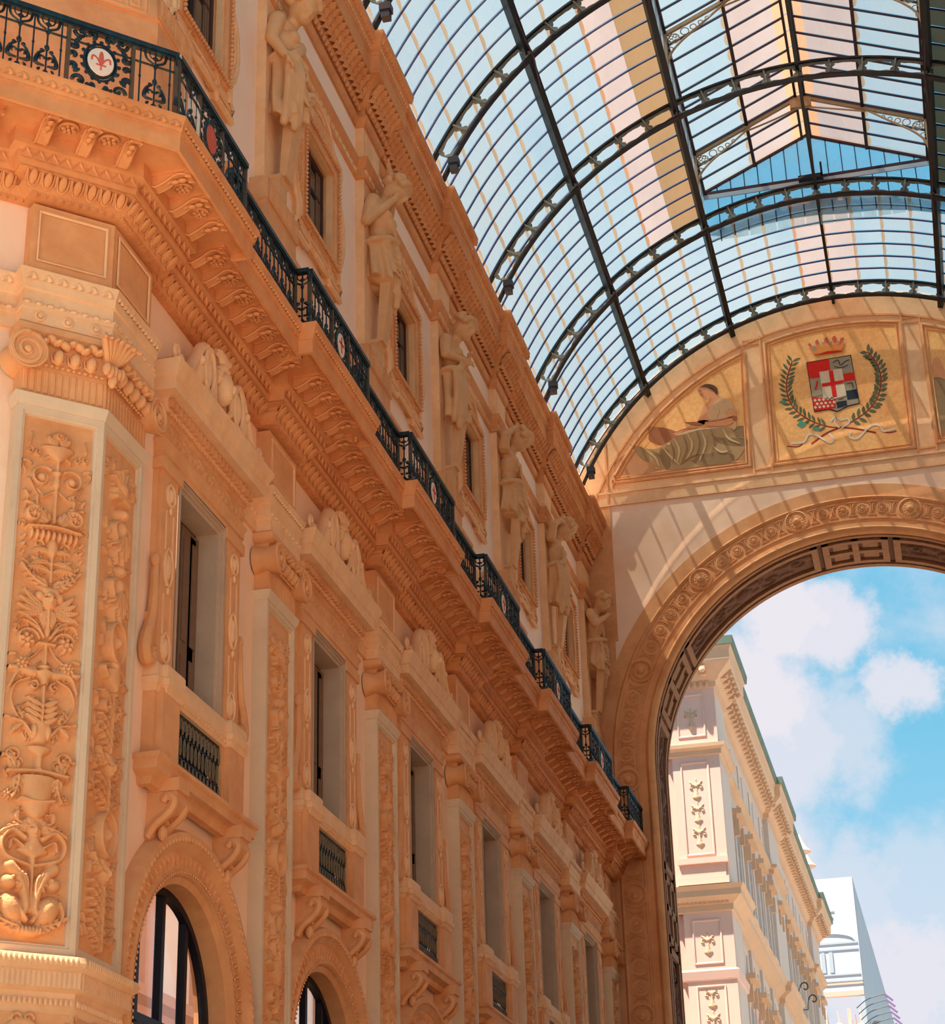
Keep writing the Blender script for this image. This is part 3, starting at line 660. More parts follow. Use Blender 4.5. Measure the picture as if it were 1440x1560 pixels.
                R.stroke([(c + w * .3, z + h * .72), (c + w * .7, z + h * .6), (c + w * .5, z + h * .4)], w * .13, w * .1, H * 1.1); R.stroke([(c + w * .15, z + h * .45), (c + w * .4, z + h * .2), (c + w * .3, z)], w * .15, w * .08, H)
                for t in (.1, .2, .3): R.stroke([(c + w * .1, z + h * .5), (c + w * t * 2, z + h * t)], w * .05, h=H * .4, base=H)
            elif k == 'leafs':
                for t in (.1, .4, .7): R.acan(c, z + h * t, .75, w * .9, w * .22, H, -.5, 3)
                R.stroke([(c, z), (c, z + h * 1.1)], w * .1, h=H)
            elif k == 'shield':
                h = w * 1.7; R.ell(c, z + h * .5, w * .62, h * .45, H * .9); R.stroke([(c + w * .66 * math.cos(a), z + h * .5 + h * .47 * math.sin(a)) for a in np.linspace(-PI / 2, PI / 2, 12)], w * .09, h=H * 1.3); R.flower(c, z + h * .5, w * .34, H * .6); R.ell(c, z + h * .5, w * .2, w * .3, H * 1.5)
            elif k == 'mask':
                h = w * 1.2; R.face(c, z + h * .5, w * .5, H * 1.4); R.acan(c + w * .3, z + h * .6, 0.2, w * .6, w * .25, H, .9, 3)
            elif k == 'trophy':
                h = w * 1.8
                for a in (.5, .9, 1.3, 1.8): R.stroke([(c, z + h * .4), (c + w * .95 * math.cos(a), z + h * .4 + h * .5 * math.sin(a))], w * .08, w * .04, H)
                R.ell(c, z + h * .45, w * .5, w * .4, H * 1.3, .3); R.stroke([(c - w * .6, z + h * .2), (c + w * .6, z + h * .35)], w * .16, h=H)
            elif k == 'dish':
                h = w * .9; R.vase(c, z, [(w * .15, 0), (w * .1, h * .4), (w * .8, h * .75), (w * .82, h * .85), (w * .3, h)], H * 1.2); R.flower(c, z + h, w * .3, H); R.ell(c + w * .5, z + h * 1.0, w * .2, w * .25, H)
            z += h * 1.0
        w = w0
    for k in range(int(L / w * 4)):
        x = c + rnd.uniform(.15, .95) * w; z = rnd.uniform(z0 + .15, z1 - .25); q = rnd.random(); a = rnd.uniform(-.6, 2.2)
        if q < .4: R.leaf(x, z, a, w * .32, w * .07, H * .55, rnd.uniform(-1.2, 1.2))
        elif q < .7: R.scroll(x, z, w * .12, a, 1 if q < .55 else -1, w * .035, H * .5, 1.1)
        else: R.stroke([(x, z), (x + w * .12 * math.cos(a), z + w * .2), (x - w * .05, z + w * .38)], w * .035, w * .015, H * .5, sm=3)
    rs = np.random.RandomState(seed + 3); n = rs.rand(*R.H.shape).astype(np.float32)
    for _ in range(2): n = (n + np.roll(n, 1, 0) + np.roll(n, 1, 1) + np.roll(n, -1, 0) + np.roll(n, -1, 1)) / 5
    R.H *= 1.7; R.H += (n - .5) * .008; R.H[0] = R.H[-1] = 0
    return R
def volute(g, x, z, r, sg, y0=-.2, y1=.1):
    """Ionic volute facing out, with its bolster running back"""
    g.lathe([(r * .92, y0), (r * .7, (y0 + y1) / 2 - .02), (r * .96, y1 - .03), (r * 1.0, y1), (r * .9, y1 + .005), (r * .86, y1 - .02), (0, y1 - .02)], (x, 0, z), 'y', 20)
    P = []
    for i in range(30):
        t = i / 29; q = r * (.93 - .72 * t); a = PI / 2 - sg * 2 * PI * 1.7 * t; P.append((x + q * math.cos(a), y1 - .01, z + q * math.sin(a)))
    g.tube(P, [.036 * (1 - .5 * i / 29) for i in range(30)], 6); g.ell((x, y1, z), (r * .22, .035, r * .22), 10, 6)
    for i in range(9):
        a = PI * .1 + i * .42; q = r * .62; g.ell((x - sg * q * math.cos(a), y1 - .015, z + q * math.sin(a) * -1), (.02, .014, .02), 6, 4)
def capital_geo(g, x0, x1, y=0.0, vl=True, vr=True, orn=True):
    """neck, echinus eggs, volutes, abacus between local x0..x1"""
    n = max(3, int((x1 - x0) / .085))
    for i in range(n):
        xc = x0 + (i + .5) * (x1 - x0) / n; g.add([(xc - .032, y + .002, 12.66), (xc - .032, y + .002, 12.96), (xc - .02, y + .016, 12.95), (xc - .02, y + .016, 12.66), (xc + .02, y + .016, 12.66), (xc + .02, y + .016, 12.95), (xc + .032, y + .002, 12.96), (xc + .032, y + .002, 12.66)], [(0, 1, 2, 3), (3, 2, 5, 4), (4, 5, 6, 7)])
    n = max(2, int((x1 - x0 - .2) / .17))
    for i in range(n):
        xc = x0 + .1 + (i + .5) * (x1 - x0 - .2) / n; g.ell((xc, y + .08, 13.13), (.066, .09, .10), 10, 7); g.tube([(xc - .085, y + .03, 13.22), (xc - .075, y + .07, 13.08), (xc, y + .08, 13.03), (xc + .075, y + .07, 13.08), (xc + .085, y + .03, 13.22)], .016, 5)
    for i in range(int((x1 - x0) / .07)): g.ell((x0 + .05 + i * .07, y + .045, 13.015), (.027, .022, .02), 6, 4)
    if vl: volute(g, x0 + .0, 13.10, .245, -1, -.2, y + .19)
    if vr: volute(g, x1 - .0, 13.10, .245, 1, -.2, y + .19)
    if orn:
        for i in range(int((x1 - x0) / .1)):
            xc = x0 + .12 + i * (x1 - x0 - .24) / max(1, int((x1 - x0) / .1) - 1); zz = 13.30 + .03 * math.sin(i * 2.1); g.ell((xc, y + .12, zz), (.075, .08, .045), 8, 5, (0, .6 * (-1) ** i, 0))
def build_pilaster():
    p = thing('pilaster', 'x', 'pilaster', (PF, PC[0], 0), RL, 'tall grey-framed pilasters of the left wall')
    h = .63
    sh = put('shaft', shaft_mesh(-h, h), M['grey'], p, label='grey stone frame')
    g = shaft_cap([(-h, -.22), (-h, 0), (h, 0), (h, -.22)]); put('shaft_cap', g, M['grey'], p)
    R = arabesque(-h + .115, h - .115, ZB + .115, ZT - .115, .014, 1); V, F = R.arr(yoff=-.06); put('relief_panel', mesh_np('relief', V, F), M['orn'], p, label='orange panel carved with candelabrum foliage')
    g = G(); g.box(-h + .02, h - .02, -.24, 0, 12.6, 13.5); g.sweep([(-h, -.22), (-h, 0), (h, 0), (h, -.22)], [(-.1, 13.36), (.06, 13.38), (.1, 13.42), (.1, 13.50), (.06, 13.54), (-.1, 13.55)])
    capital_geo(g, -h + .02, h - .02); put('capital', g, M['orn'], p)
    # lower base
    g = G(); g.sweep([(-h, -.22), (-h, 0), (h, 0), (h, -.22)], [(0, 3.0), (.03, 5.6), (.09, 5.72), (.09, 5.95), (.14, 5.98), (.15, 6.05), (.0, 6.12), (-.2, 6.12)]); put('base', g, M['orn'], p)
    return p
p0 = build_pilaster()
plab = ['tall grey-framed pilaster between the first and second arched openings', 'tall pilaster between the second and third large windows', 'tall pilaster between the third and fourth large windows',
        'tall pilaster between the fourth and fifth large windows', 'narrow-looking pilaster between the fifth and sixth large windows', 'last tall pilaster, next to the great end arch']
p0['label'] = plab[0]
for i in range(1, 6): dup(p0, (PF, PC[i], 0), plab[i])
# ---- canted corner pilaster (two carved faces), nearest to the camera
cp = thing('corner_pilaster', 'nearest pilaster, folded round the canted corner with two carved panels at the left edge', 'pilaster', (KX, KY, 0), 0)
W1, W2 = 1.07, 1.22
put('shaft', shaft_mesh(0, W1), M['grey'], cp, rotz=RC, label='grey stone frame of the canted face')
put('shaft', shaft_mesh(-W2, 0), M['grey'], cp, rotz=RL, label='grey stone frame of the hall face')
R = arabesque(.115, W1 - .115, ZB + .115, ZT - .115, .0085, 0, .06); R.mir = None; V, F = R.arr(yoff=-.06)
put('relief_panel', mesh_np('relief', V, F), M['orn'], cp, rotz=RC, label='panel carved with urn, masks, canopy and two griffins')
R = arabesque(-W2 + .115, -.115, ZB + .115, ZT - .115, .011, 5, .06); V, F = R.arr(yoff=-.06)
put('relief_panel', mesh_np('relief', V, F), M['orn'], cp, rotz=RL, label='panel carved with figures and trophies')
dC = Vector((-.70711, -.70711)); nC = Vector((.70711, -.70711))
cpath = [(-.22, W2), (0, W2), (0, 0), tuple(dC * W1), tuple(dC * W1 - nC * .22)]
g = G(); g.sweep(cpath, [(-.05, ZT - .01), (.012, ZT), (.02, 12.50), (.05, 12.57), (.055, 12.61), (0, 12.63), (-.1, 12.63)]); put('shaft_cap', g, M['grey'], cp)
g = G(); g.sweep(cpath, [(0, 12.6), (0, 13.05), (.03, 13.06), (.05, 13.34), (.06, 13.38), (.10, 13.42), (.10, 13.50), (.06, 13.54), (-.1, 13.55)])
g.T = Matrix.Rotation(RC, 4, 'Z'); capital_geo(g, .03, W1 - .02, 0, False, True)
g.T = Matrix.Rotation(RL, 4, 'Z'); capital_geo(g, -W2 + .02, -.03, 0, True, False)
g.T = Matrix.Rotation((RL + RC) / 2, 4, 'Z')
for k in range(-3, 4): g.tube(smooth_pts([(0, .0, 13.18), (k * .05, .13, 13.32), (k * .085, .2, 13.46), (k * .1, .27, 13.47 - abs(k) * .02)], 3), [.05, .05, .05, .05, .045, .045, .04, .04, .03, .02], 6)
for k in range(5): g.ell((.06 * (k - 2), .12, 13.1 - .02 * (k % 2)), (.05, .06, .09), 8, 5)
g.ell((0, .1, 12.98), (.05, .07, .1), 8, 5)
g.T = None; put('capital', g, M['orn'], cp)
g = G(); g.sweep(cpath, [(0, 3.0), (.0, 5.52), (.02, 5.55), (.03, 5.72), (.10, 5.76), (.10, 5.93), (.15, 5.97), (.17, 6.02), (.15, 6.08), (.0, 6.12), (-.1, 6.12)]); put('base', g, M['ornl'], cp)
fl = G()
for T_, xa, xb in ((RC, .0, W1), (RL, -W2, .0)):
    fl.T = Matrix.Rotation(T_, 4, 'Z'); n = int((xb - xa) / .055)
    for i in range(n):
        x = xa + (i + .5) * (xb - xa) / n; fl.box(x - .016, x + .016, .098, .112, 5.76, 5.92); fl.ell((x, .16, 6.03), (.022, .02, .05), 6, 4); fl.ell((x, .045, 5.62), (.02, .02, .04), 5, 4)
fl.T = None; put('base_fluting', fl, M['ornl'], cp, kind='stuff')
for T_, xa, xb, sd in ((RC, .03, W1 - .03, 2), (RL, -W2 + .03, -.03, 3)):
    R = Rel(xa, xb, 4.6, 5.5, .012); c = (xa + xb) / 2; R.mir = c; w_ = (xb - xa) / 2
    R.stroke([(c + w_ * .5 * math.cos(a), 5.0 + w_ * .8 * math.sin(a)) for a in np.linspace(-PI / 2, PI / 2, 14)], .05, h=.06); R.flower(c, 5.05, .16, .06, 8); R.acan(c + w_ * .55, 5.25, .2, .3, .12, .05, 1, 3); R.scroll(c + .06, 5.44, .06, 0, 1, .02, .05, 1); R.acan(c + w_ * .5, 4.8, -.3, .3, .12, .05, -1, 3)
    V, F = R.arr(yoff=.004); put('base_relief', mesh_np('relief', V, F), M['orn'], cp, rotz=T_)

# ================================================================ large windows with their hoods
def foliage_strip(x0, x1, z0, z1, res, h, pitch):
    R = Rel(x0, x1, z0, z1, res); n = int((x1 - x0) / pitch); zc = (z0 + z1) / 2; hh = (z1 - z0) / 2
    for i in range(n):
        x = x0 + (i + .5) * (x1 - x0) / n; s = (-1) ** i
        R.scroll(x, zc, hh * .62, PI * .5, s, hh * .13, h, 1.1); R.leaf(x + pitch * .4, zc - s * hh * .3, s * 1.0, hh * .9, hh * .22, h, -s); R.leaf(x - pitch * .3, zc + s * hh * .5, PI + s * .6, hh * .6, hh * .2, h)
    return R
def build_window():
    t = thing('tall_window', 'x', 'window', (LW, WC[0], 0), RL, 'large windows of the main storey')
    g = G()
    # surround: strips, architrave, frieze
    for s in (-1, 1):
        a, b = (-1.52, -.87) if s < 0 else (.87, 1.52)
        g.box(a, b, -.02, .07, 9.9, 12.98); g.box(a + .07, b - .07, .0, .12, 9.95, 12.85); g.box(a - .02, b + .02, 0, .16, 9.93, 10.12); g.box(a - .03, b + .03, 0, .15, 12.82, 12.98)
    g.sweep([(-1.52, 0), (-1.52, .12), (1.52, .12), (1.52, 0)], [(-.1, 12.95), (0, 12.96), (0, 13.06), (.02, 13.07), (.02, 13.17), (.05, 13.22), (.05, 13.25), (0, 13.26), (0, 13.55), (.03, 13.57), (.04, 13.62), (-.1, 13.62)])
    put('surround', g, M['orn'], t)
    for s in (-1, 1):
        c = s * 1.195
        for zc, hh in ((12.55, .15), (11.55, .26), (10.45, .2)):
            g = G()
            g.tube([(c + .13 * math.cos(a), .13, zc + hh * math.sin(a)) for a in np.linspace(0, 2 * PI, 15)[:-1]], .022, 5, close=True); g.ell((c, .12, zc), (.08, .05, hh * .7), 8, 5); g.ell((c, .13, zc - hh - .07), (.04, .03, .06), 6, 4); put('cartouche', g, M['ornl'], t)
        g = G()
        for zc in (12.1, 10.95): g.box(c - .13, c - .11, .11, .135, zc - .35, zc + .2); g.box(c + .11, c + .13, .11, .135, zc - .35, zc + .2)
        put('sunk_fillets', g, M['ornl'], t, kind='stuff')
    R = foliage_strip(-1.5, 1.5, 13.27, 13.54, .02, .03, .26); V, F = R.arr(yoff=.124); put('frieze_relief', mesh_np('fr', V, F), M['orn'], t)
    hp = [(-1.52, 0), (-1.52, .12), (1.52, .12), (1.52, 0)]
    g = G(); g.sweep(hp, [(-.1, 13.60), (.05, 13.62), (.07, 13.66), (.07, 13.80), (.14, 13.82), (.24, 13.83), (.25, 13.98), (.28, 14.0), (.29, 14.06), (.34, 14.16), (.35, 14.22), (-.1, 14.26)]); put('hood', g, M['ornl'], t)
    g = G()
    for i in range(22): x = -1.52 + i * 3.04 / 21; g.box(x - .04, x + .04, .12, .25, 13.67, 13.79)
    for i in range(30): x = -1.5 + i * 3.0 / 29; g.ell((x, .2, 13.60), (.022, .022, .022), 6, 4)
    put('dentils', g, M['orn'], t, kind='stuff')
    # crest: scrolls, oval shields and a mask between them
    g = G(); y = .28
    for s in (-1, 1):
        P = smooth_pts([(s * 1.62, y, 14.34), (s * 1.48, y, 14.28), (s * 1.2, y, 14.36), (s * .95, y, 14.62), (s * .72, y, 14.86), (s * .5, y, 14.80), (s * .42, y, 14.62)], 4); g.tube(P, .055, 7, 1.6)
        g.tube([(s * 1.62 + .07 * math.cos(a), y, 14.40 + .07 * math.sin(a)) for a in np.linspace(-PI / 2, PI, 9)], .035, 6)
        g.tube([(s * .58 + .17 * math.cos(a), y + .06, 14.58 + .28 * math.sin(a)) for a in np.linspace(0, 2 * PI, 17)[:-1]], .04, 6, close=True); g.ell((s * .58, y, 14.58), (.13, .1, .24), 10, 7)
        g.ell((s * .85, y, 14.45), (.14, .1, .16), 8, 6); g.ell((s * 1.1, y, 14.33), (.13, .08, .08), 8, 5); g.ell((s * .9, y + .05, 14.6), (.07, .07, .07), 8, 5)
        g.tube(smooth_pts([(s * .2, y, 14.3), (s * .34, y + .04, 14.45), (s * .3, y + .02, 14.7)], 3), .045, 6)
    g.ell((0, y + .04, 14.60), (.17, .15, .21), 12, 9); g.ell((0, y + .19, 14.58), (.03, .04, .06), 6, 5); g.ell((0, y + .13, 14.47), (.07, .05, .025), 6, 4)
    for k in range(9): a = k / 8 * PI; g.ell((.2 * math.cos(a), y + .03, 14.66 + .2 * math.sin(a)), (.065, .08, .065), 7, 5)
    for k in (-2, -1, 0, 1, 2): g.tube(smooth_pts([(0, y, 14.85), (k * .07, y + .04, 14.98), (k * .13, y + .02, 15.06 - .03 * abs(k))], 3), [.05, .05, .055, .06, .06, .05, .04], 6)
    g.box(-.75, .75, -.02, .24, 14.2, 14.42)
    g.v = [(x, .12 + (y_ - .12) * 1.1, 14.2 + (z_ - 14.2) * 1.22) for x, y_, z_ in g.v]; put('crest', g, M['ornl'], t, label='pierced scroll crest with a mask')
    g = G(); g.lathe([(0, -.25), (.11, -.25), (.12, .2), (.08, .24), (0, .24)], (1.5, .12, 14.32), 'y', 14); put('roll', g, M['orn'], t)
    # S-scrolls at the foot of each side strip
    for s in (-1, 1):
        g = G()
        P = smooth_pts([(s * 1.52, .1, 11.5), (s * 1.56, .1, 11.32), (s * 1.55, .1, 11.1), (s * 1.6, .1, 10.75), (s * 1.74, .1, 10.45), (s * 1.78, .1, 10.25), (s * 1.70, .1, 10.12), (s * 1.6, .1, 10.16), (s * 1.6, .1, 10.28), (s * 1.67, .1, 10.27)], 4)
        g.tube(P, [.03 + .028 * min(1, i / 20) for i in range(len(P))], 6, 1.5); g.ell((s * 1.56, .1, 11.52), (.055, .06, .1), 8, 5); g.box(min(s * 1.5, s * 1.62), max(s * 1.5, s * 1.62), 0, .08, 10.1, 10.8)
        put('side_scroll', g, M['orn'], t)
    # grey stone reveal
    g = G(); g.sweep([(-.87, 9.9), (-.87, 12.98), (.87, 12.98), (.87, 9.9)][::-1], [(0, .1), (.0, .12), (.045, .12), (.05, .09), (.09, .085), (.095, .06), (.14, .05), (.14, -.33)], xz=True); put('stone_reveal', g, M['greyw'], t, label='grey stone reveal')
    g = G(); g.box(-.73, .73, -.36, -.33, 12.80, 12.86); g.box(-.73, -.66, -.36, -.28, 9.0, 12.84); g.box(.66, .73, -.36, -.28, 9.0, 12.84); g.box(-.73, .73, -.36, -.28, 12.76, 12.84); g.box(-.035, .035, -.36, -.27, 9.0, 12.8); g.box(-.66, .66, -.35, -.29, 11.55, 11.63)
    fr_ = put('casement', g, M['woodd'], t)
    for s in (-1, 1): g = G(); g.box(s * .35 - .31, s * .35 + .31, -.345, -.335, 9.0, 12.78); put('pane', g, M['pane'], fr_)
    g = G()
    for x0 in (-.7, -.38): g.box(x0, x0 + .3, -.26, -.22, 9.0, 12.75); g.box(x0 + .06, x0 + .24, -.23, -.205, 9.2, 10.9); g.box(x0 + .06, x0 + .24, -.23, -.205, 11.1, 12.6)
    g.box(-.60, -.4, -.3, -.22, 9, 12.7)
    put('shutter', g, M['wood'], t)
    return t
def build_balconet():
    t = thing('balconet', 'x', 'balcony', (LW, WC[0], 8.7), RL, 'small balconies under the large windows')
    for s in (-1, 1):
        g = G()
        a, b = (-1.55, -.82) if s < 0 else (.82, 1.55)
        g.box(a, b, 0, .16, .22, 1.15); g.box(a + .09, b - .09, 0, .24, .22, 1.13)
        g.sweep([(a, 0), (a, .16), (b, .16), (b, 0)], [(0, .2), (.06, .21), (.06, .27), (.02, .31), (-.05, .31)])
        put('post', g, M['orn'], t)
    rp = [(-1.55, 0), (-1.55, .17), (-1.40, .17), (-1.40, .25), (-.88, .25), (-.88, .17), (.88, .17), (.88, .25), (1.40, .25), (1.40, .17), (1.55, .17), (1.55, 0)]
    g = G(); g.sweep(rp, [(-.1, 1.07), (0, 1.08), (.03, 1.12), (.03, 1.14), (.06, 1.17), (.06, 1.25), (.03, 1.27), (.03, 1.42), (.01, 1.45), (-.3, 1.46)])
    for i in range(19): x = -.82 + i * 1.64 / 18; g.box(x - .022, x + .022, .18, .215, 1.12, 1.165)
    put('handrail', g, M['ornl'], t)
    sp = [(-1.60, 0), (-1.60, .17), (1.60, .17), (1.60, 0)]
    g = G(); g.sweep(sp, [(-.1, -.13), (0, -.12), (.03, -.08), (.03, -.03), (.08, .0), (.14, .03), (.14, .14), (.18, .17), (.18, .22), (-.1, .23)]); put('slab', g, M['orn'], t)
    for s in (-1, 1):
        g = G(); g.box(min(s * .95, s * 1.30), max(s * .95, s * 1.30), .0, .42, -.14, .02)
        c = s * 1.12; pr = [(0, -.12), (0, -.72), (.05, -.74), (.10, -.66), (.11, -.52), (.2, -.40), (.33, -.36), (.40, -.26), (.38, -.12)]
        g.prismx(pr, c - .16, c + .16); g.tube([(c, .12 + .1 * math.cos(a), -.52 + .1 * math.sin(a)) for a in np.linspace(0, 5, 9)], .03, 5)
        for dx in (-.17, .17):
            g.tube(smooth_pts([(c + dx, .03, -.70), (c + dx, .12, -.55), (c + dx, .3, -.40), (c + dx, .36, -.27), (c + dx, .28, -.2), (c + dx, .22, -.27)], 4), .055, 6)
        for k in range(3): g.ell((c + (k - 1) * .1, .12 + .04 * k % 2, -.64), (.06, .06, .1), 7, 5)
        put('console', g, M['orn'], t)
    R = Rel(-.82, .82, .24, 1.07, .02)
    # iron grille: rows of interlaced rings and bars, as separate rods
    g = G(); g.box(-.82, .82, .10, .12, .22, .26); g.box(-.82, .82, .10, .12, 1.03, 1.08); g.box(-.82, .82, .10, .12, .50, .52); g.box(-.82, .82, .10, .12, .80, .82)
    for i in range(13): x = -.78 + i * 1.56 / 12; g.bar((x, .11, .24), (x, .11, 1.06), .018)
    put('grille_frame', g, M['iron'], t)
    g = G()
    for i in range(12):
        x = -.78 + (i + .5) * 1.56 / 12
        for zc, s in ((.92, 1), (.38, -1)):
            g.tube(smooth_pts([(x - .065, .125, zc - .1 * s), (x - .06, .13, zc + .02 * s), (x, .13, zc + .09 * s), (x + .06, .13, zc + .02 * s), (x + .065, .125, zc - .1 * s)], 2), .019, 4)
            g.tube([(x + .035 * math.cos(a), .13, zc + .035 * math.sin(a)) for a in np.linspace(0, 2 * PI, 7)[:-1]], .011, 4, close=True)
        g.tube([(x + .03 * math.cos(a), .13, .66 + .12 * math.sin(a)) for a in np.linspace(0, 2 * PI, 9)[:-1]], .012, 4, close=True)
    put('grille_scrolls', g, M['ironb'], t, label='worn bronze-coloured scrolls', kind='stuff')
    g = G(); g.box(-.82, .82, -.1, -.06, .2, 1.1); put('grille_backing', g, M['black'], t)
    return t
def build_arch():
    t = thing('arched_shopfront', 'x', 'archway', (LW, WC[0], 0), RL, 'arched openings of the ground storey')
    g = G(); arch_sweep(g, 0, 6.1, 0, [(1.60, -.33), (1.60, .02), (1.68, .06), (1.70, .11), (1.76, .12), (1.78, .09), (2.0, .10), (2.02, .13), (2.08, .15), (2.12, .20), (2.22, .19), (2.26, .10), (2.27, 0)], 40); put('archivolt', g, M['orn'], t)
    g = G()
    for rr_, yy, sz, n in ((1.73, .13, .02, 72), (2.13, .19, .034, 60)):
        for i in range(n + 1):
            a = PI * i / n; g.ell((rr_ * math.cos(a), yy, 6.1 + rr_ * math.sin(a)), (sz, sz * .8, sz), 5, 4)
        for k in range(1, 12):
            for s in (-1, 1): g.ell((s * rr_, yy, 6.1 - k * PI * rr_ / n), (sz, sz * .8, sz), 5, 4)
    put('archivolt_beading', g, M['orn'], t, kind='stuff')
    g = G()
    for i in range(40):
        a = PI * (i + .5) / 40; c, s_ = math.cos(a), math.sin(a); g.tube([(1.82 * c, .10, 6.1 + 1.82 * s_), (1.90 * c, .115, 6.1 + 1.90 * s_), (1.97 * c, .10, 6.1 + 1.97 * s_)], [.01, .03, .01], 5)
    put('archivolt_leaves', g, M['orn'], t, kind='stuff')
    g = G(); arch_sweep(g, 0, 6.1, 0, [(1.62, -.22), (1.50, -.22), (1.50, -.32), (1.62, -.32)], 30); put('iron_frame', g, M['black'], t)
    for x in (-.78, 0, .78): g = G(); g.box(x - .05, x + .05, -.34, -.24, 0, 6.1 + math.sqrt(1.56 ** 2 - x * x)); put('mullion', g, M['black'], t)
    g = G(); g.box(-1.55, 1.55, -.34, -.22, 5.95, 6.05); put('transom', g, M['black'], t)
    for k in range(4):
        a, b = -1.52 + k * .78 - (.04 if 0 else 0), -1.52 + (k + 1) * .78; a = max(-1.52, -1.56 + k * .78); b = min(1.52, a + .78)
        P = [(a, 0.0), (b, 0.0)] + [(x, 6.1 + math.sqrt(max(0, 1.52 ** 2 - x * x))) for x in np.linspace(b, a, 6)]
        g = G(); g.prism(P, -.29, -.285); put('pane', g, M['clear'], t)
    return t
w0 = build_window(); b0 = build_balconet(); a0 = build_arch()
for i in range(NB):
    wl_ = ['tall window with scroll crest, nearest, right of the canted corner pilaster', 'tall window with scroll crest above the second arched opening', 'third tall crested window counted from the near end', 'fourth tall crested window, halfway along the wall', 'fifth tall crested window, second from the far end', 'farthest tall window, beside the great end arch'][i]
    bl_ = ['small balcony with iron grille above the nearest arched opening', 'small balcony with iron grille above the second arched opening', 'third small grilled balcony from the near end', 'fourth small grilled balcony, low at the middle of the wall', 'fifth small grilled balcony, just below the picture', 'sixth small grilled balcony, farthest along the wall'][i]
    al_ = ['nearest arched opening, bright pale building seen through its black bars', 'second arched opening, half as large as the nearest', 'third arched opening, only its crown showing at the bottom edge', 'fourth arched opening along the wall', 'fifth arched opening along the wall', 'sixth arched opening, farthest'][i]
    if i == 0: w0['label'], b0['label'], a0['label'] = wl_, bl_, al_
    else:
        dup(w0, (LW, WC[i], 0), wl_)
        if i < 5: dup(b0, (LW, WC[i], 8.7), bl_)
        if i < 3: dup(a0, (LW, WC[i], 0), al_)

# ================================================================ iron railing on the cornice
ZR = 16.37
def baluster_plain(): g = G(); g.tube([(0, 0, .04), (0, 0, .93)], .012, 5); g.ell((0, 0, .5), (.02, .02, .03), 6, 4); return g.mesh('bar')
def baluster_orn():
    g = G(); g.tube([(0, 0, .04), (0, 0, .93)], .013, 5)
    for s in (-1, 1):
        for zc, r, d in ((.13, .055, 1), (.3, .045, -1)):
            P = [(s * (.065 + (r * (1 - .7 * i / 11)) * math.cos(PI + d * 4.5 * i / 11)), 0, zc + r * (1 - .7 * i / 11) * math.sin(PI + d * 4.5 * i / 11)) for i in range(12)]; g.tube(P, .019, 4)
        g.tube(smooth_pts([(s * .02, 0, .2), (s * .13, 0, .22), (s * .1, 0, .36), (s * .03, 0, .42)], 3), [.018, .022, .03, .032, .03, .026, .022, .02, .018, .016], 4)
        g.tube(smooth_pts([(s * .02, 0, .74), (s * .12, 0, .80), (s * .15, 0, .93)], 3), .018, 4); g.tube(smooth_pts([(s * .01, 0, .80), (s * .07, 0, .84), (s * .09, 0, .93)], 3), .01, 4)
        g.ell((s * .06, 0, .42), (.03, .015, .025), 6, 4)
    g.ell((0, 0, .47), (.035, .03, .05), 6, 5); g.ell((0, 0, .7), (.03, .03, .04), 6, 4); g.ell((0, 0, .82), (.045, .02, .03), 6, 4); return g.mesh('orn')
def medal_panel(wd=.8, H=.93):
    g = G(); cz = .5
    for r, t_ in ((.20, .022), (.245, .018)): g.tube([(r * .86 * math.cos(a), 0, cz + r * 1.1 * math.sin(a)) for a in np.linspace(0, 2 * PI, 21)[:-1]], t_, 6, close=True)
    for k in range(16): a = k * PI / 8; g.ell((.27 * .9 * math.cos(a), .01, cz + .29 * math.sin(a)), (.03, .02, .03), 5, 4)
    rnd = random.Random(4)
    for s in (-1, 1):
        for zc, xr, r, d in ((.14, .26, .09, 1), (.86, .27, .08, -1), (.14, .1, .06, -1), (.85, .1, .06, 1), (.5, .34, .05, 1), (.66, .33, .06, -1), (.33, .34, .06, 1)):
            P = [(s * (xr + r * (1 - .7 * i / 13) * math.cos(d * 5.2 * i / 13)), 0, zc + r * (1 - .7 * i / 13) * math.sin(d * 5.2 * i / 13)) for i in range(14)]; g.tube(P, [.03 - .012 * i / 13 for i in range(14)], 5)
            g.ell((s * xr, .01, zc), (.03, .02, .025), 6, 4)
        for zc in (.28, .74): g.ell((s * .30, .01, zc), (.06, .02, .03), 6, 4, (0, .7 * s, 0)); g.ell((s * .22, .01, zc + .1), (.05, .02, .02), 6, 4, (0, -.7 * s, 0))
    return g.mesh('medal')
bp, bo, mpn = baluster_plain(), baluster_orn(), medal_panel()
for me in (bp, bo, mpn): me.materials.append(M['iron'])
def lily(g, s=1.0, z=.5):
    g.ell((0, .034, z + .04), (.03 * s, .006, .1 * s), 8, 6)
    for k in (-1, 1):
        g.tube(smooth_pts([(0, .034, z - .05 * s), (k * .05 * s, .034, z + .03 * s), (k * .1 * s, .034, z + .05 * s), (k * .11 * s, .034, z - .01 * s)], 3), [.012 * s] * 10, 5, .4)
    g.box(-.06 * s, .06 * s, .03, .038, z - .06 * s, z - .045 * s); g.bar((0, .034, z - .05 * s), (0, .034, z - .12 * s), .014)
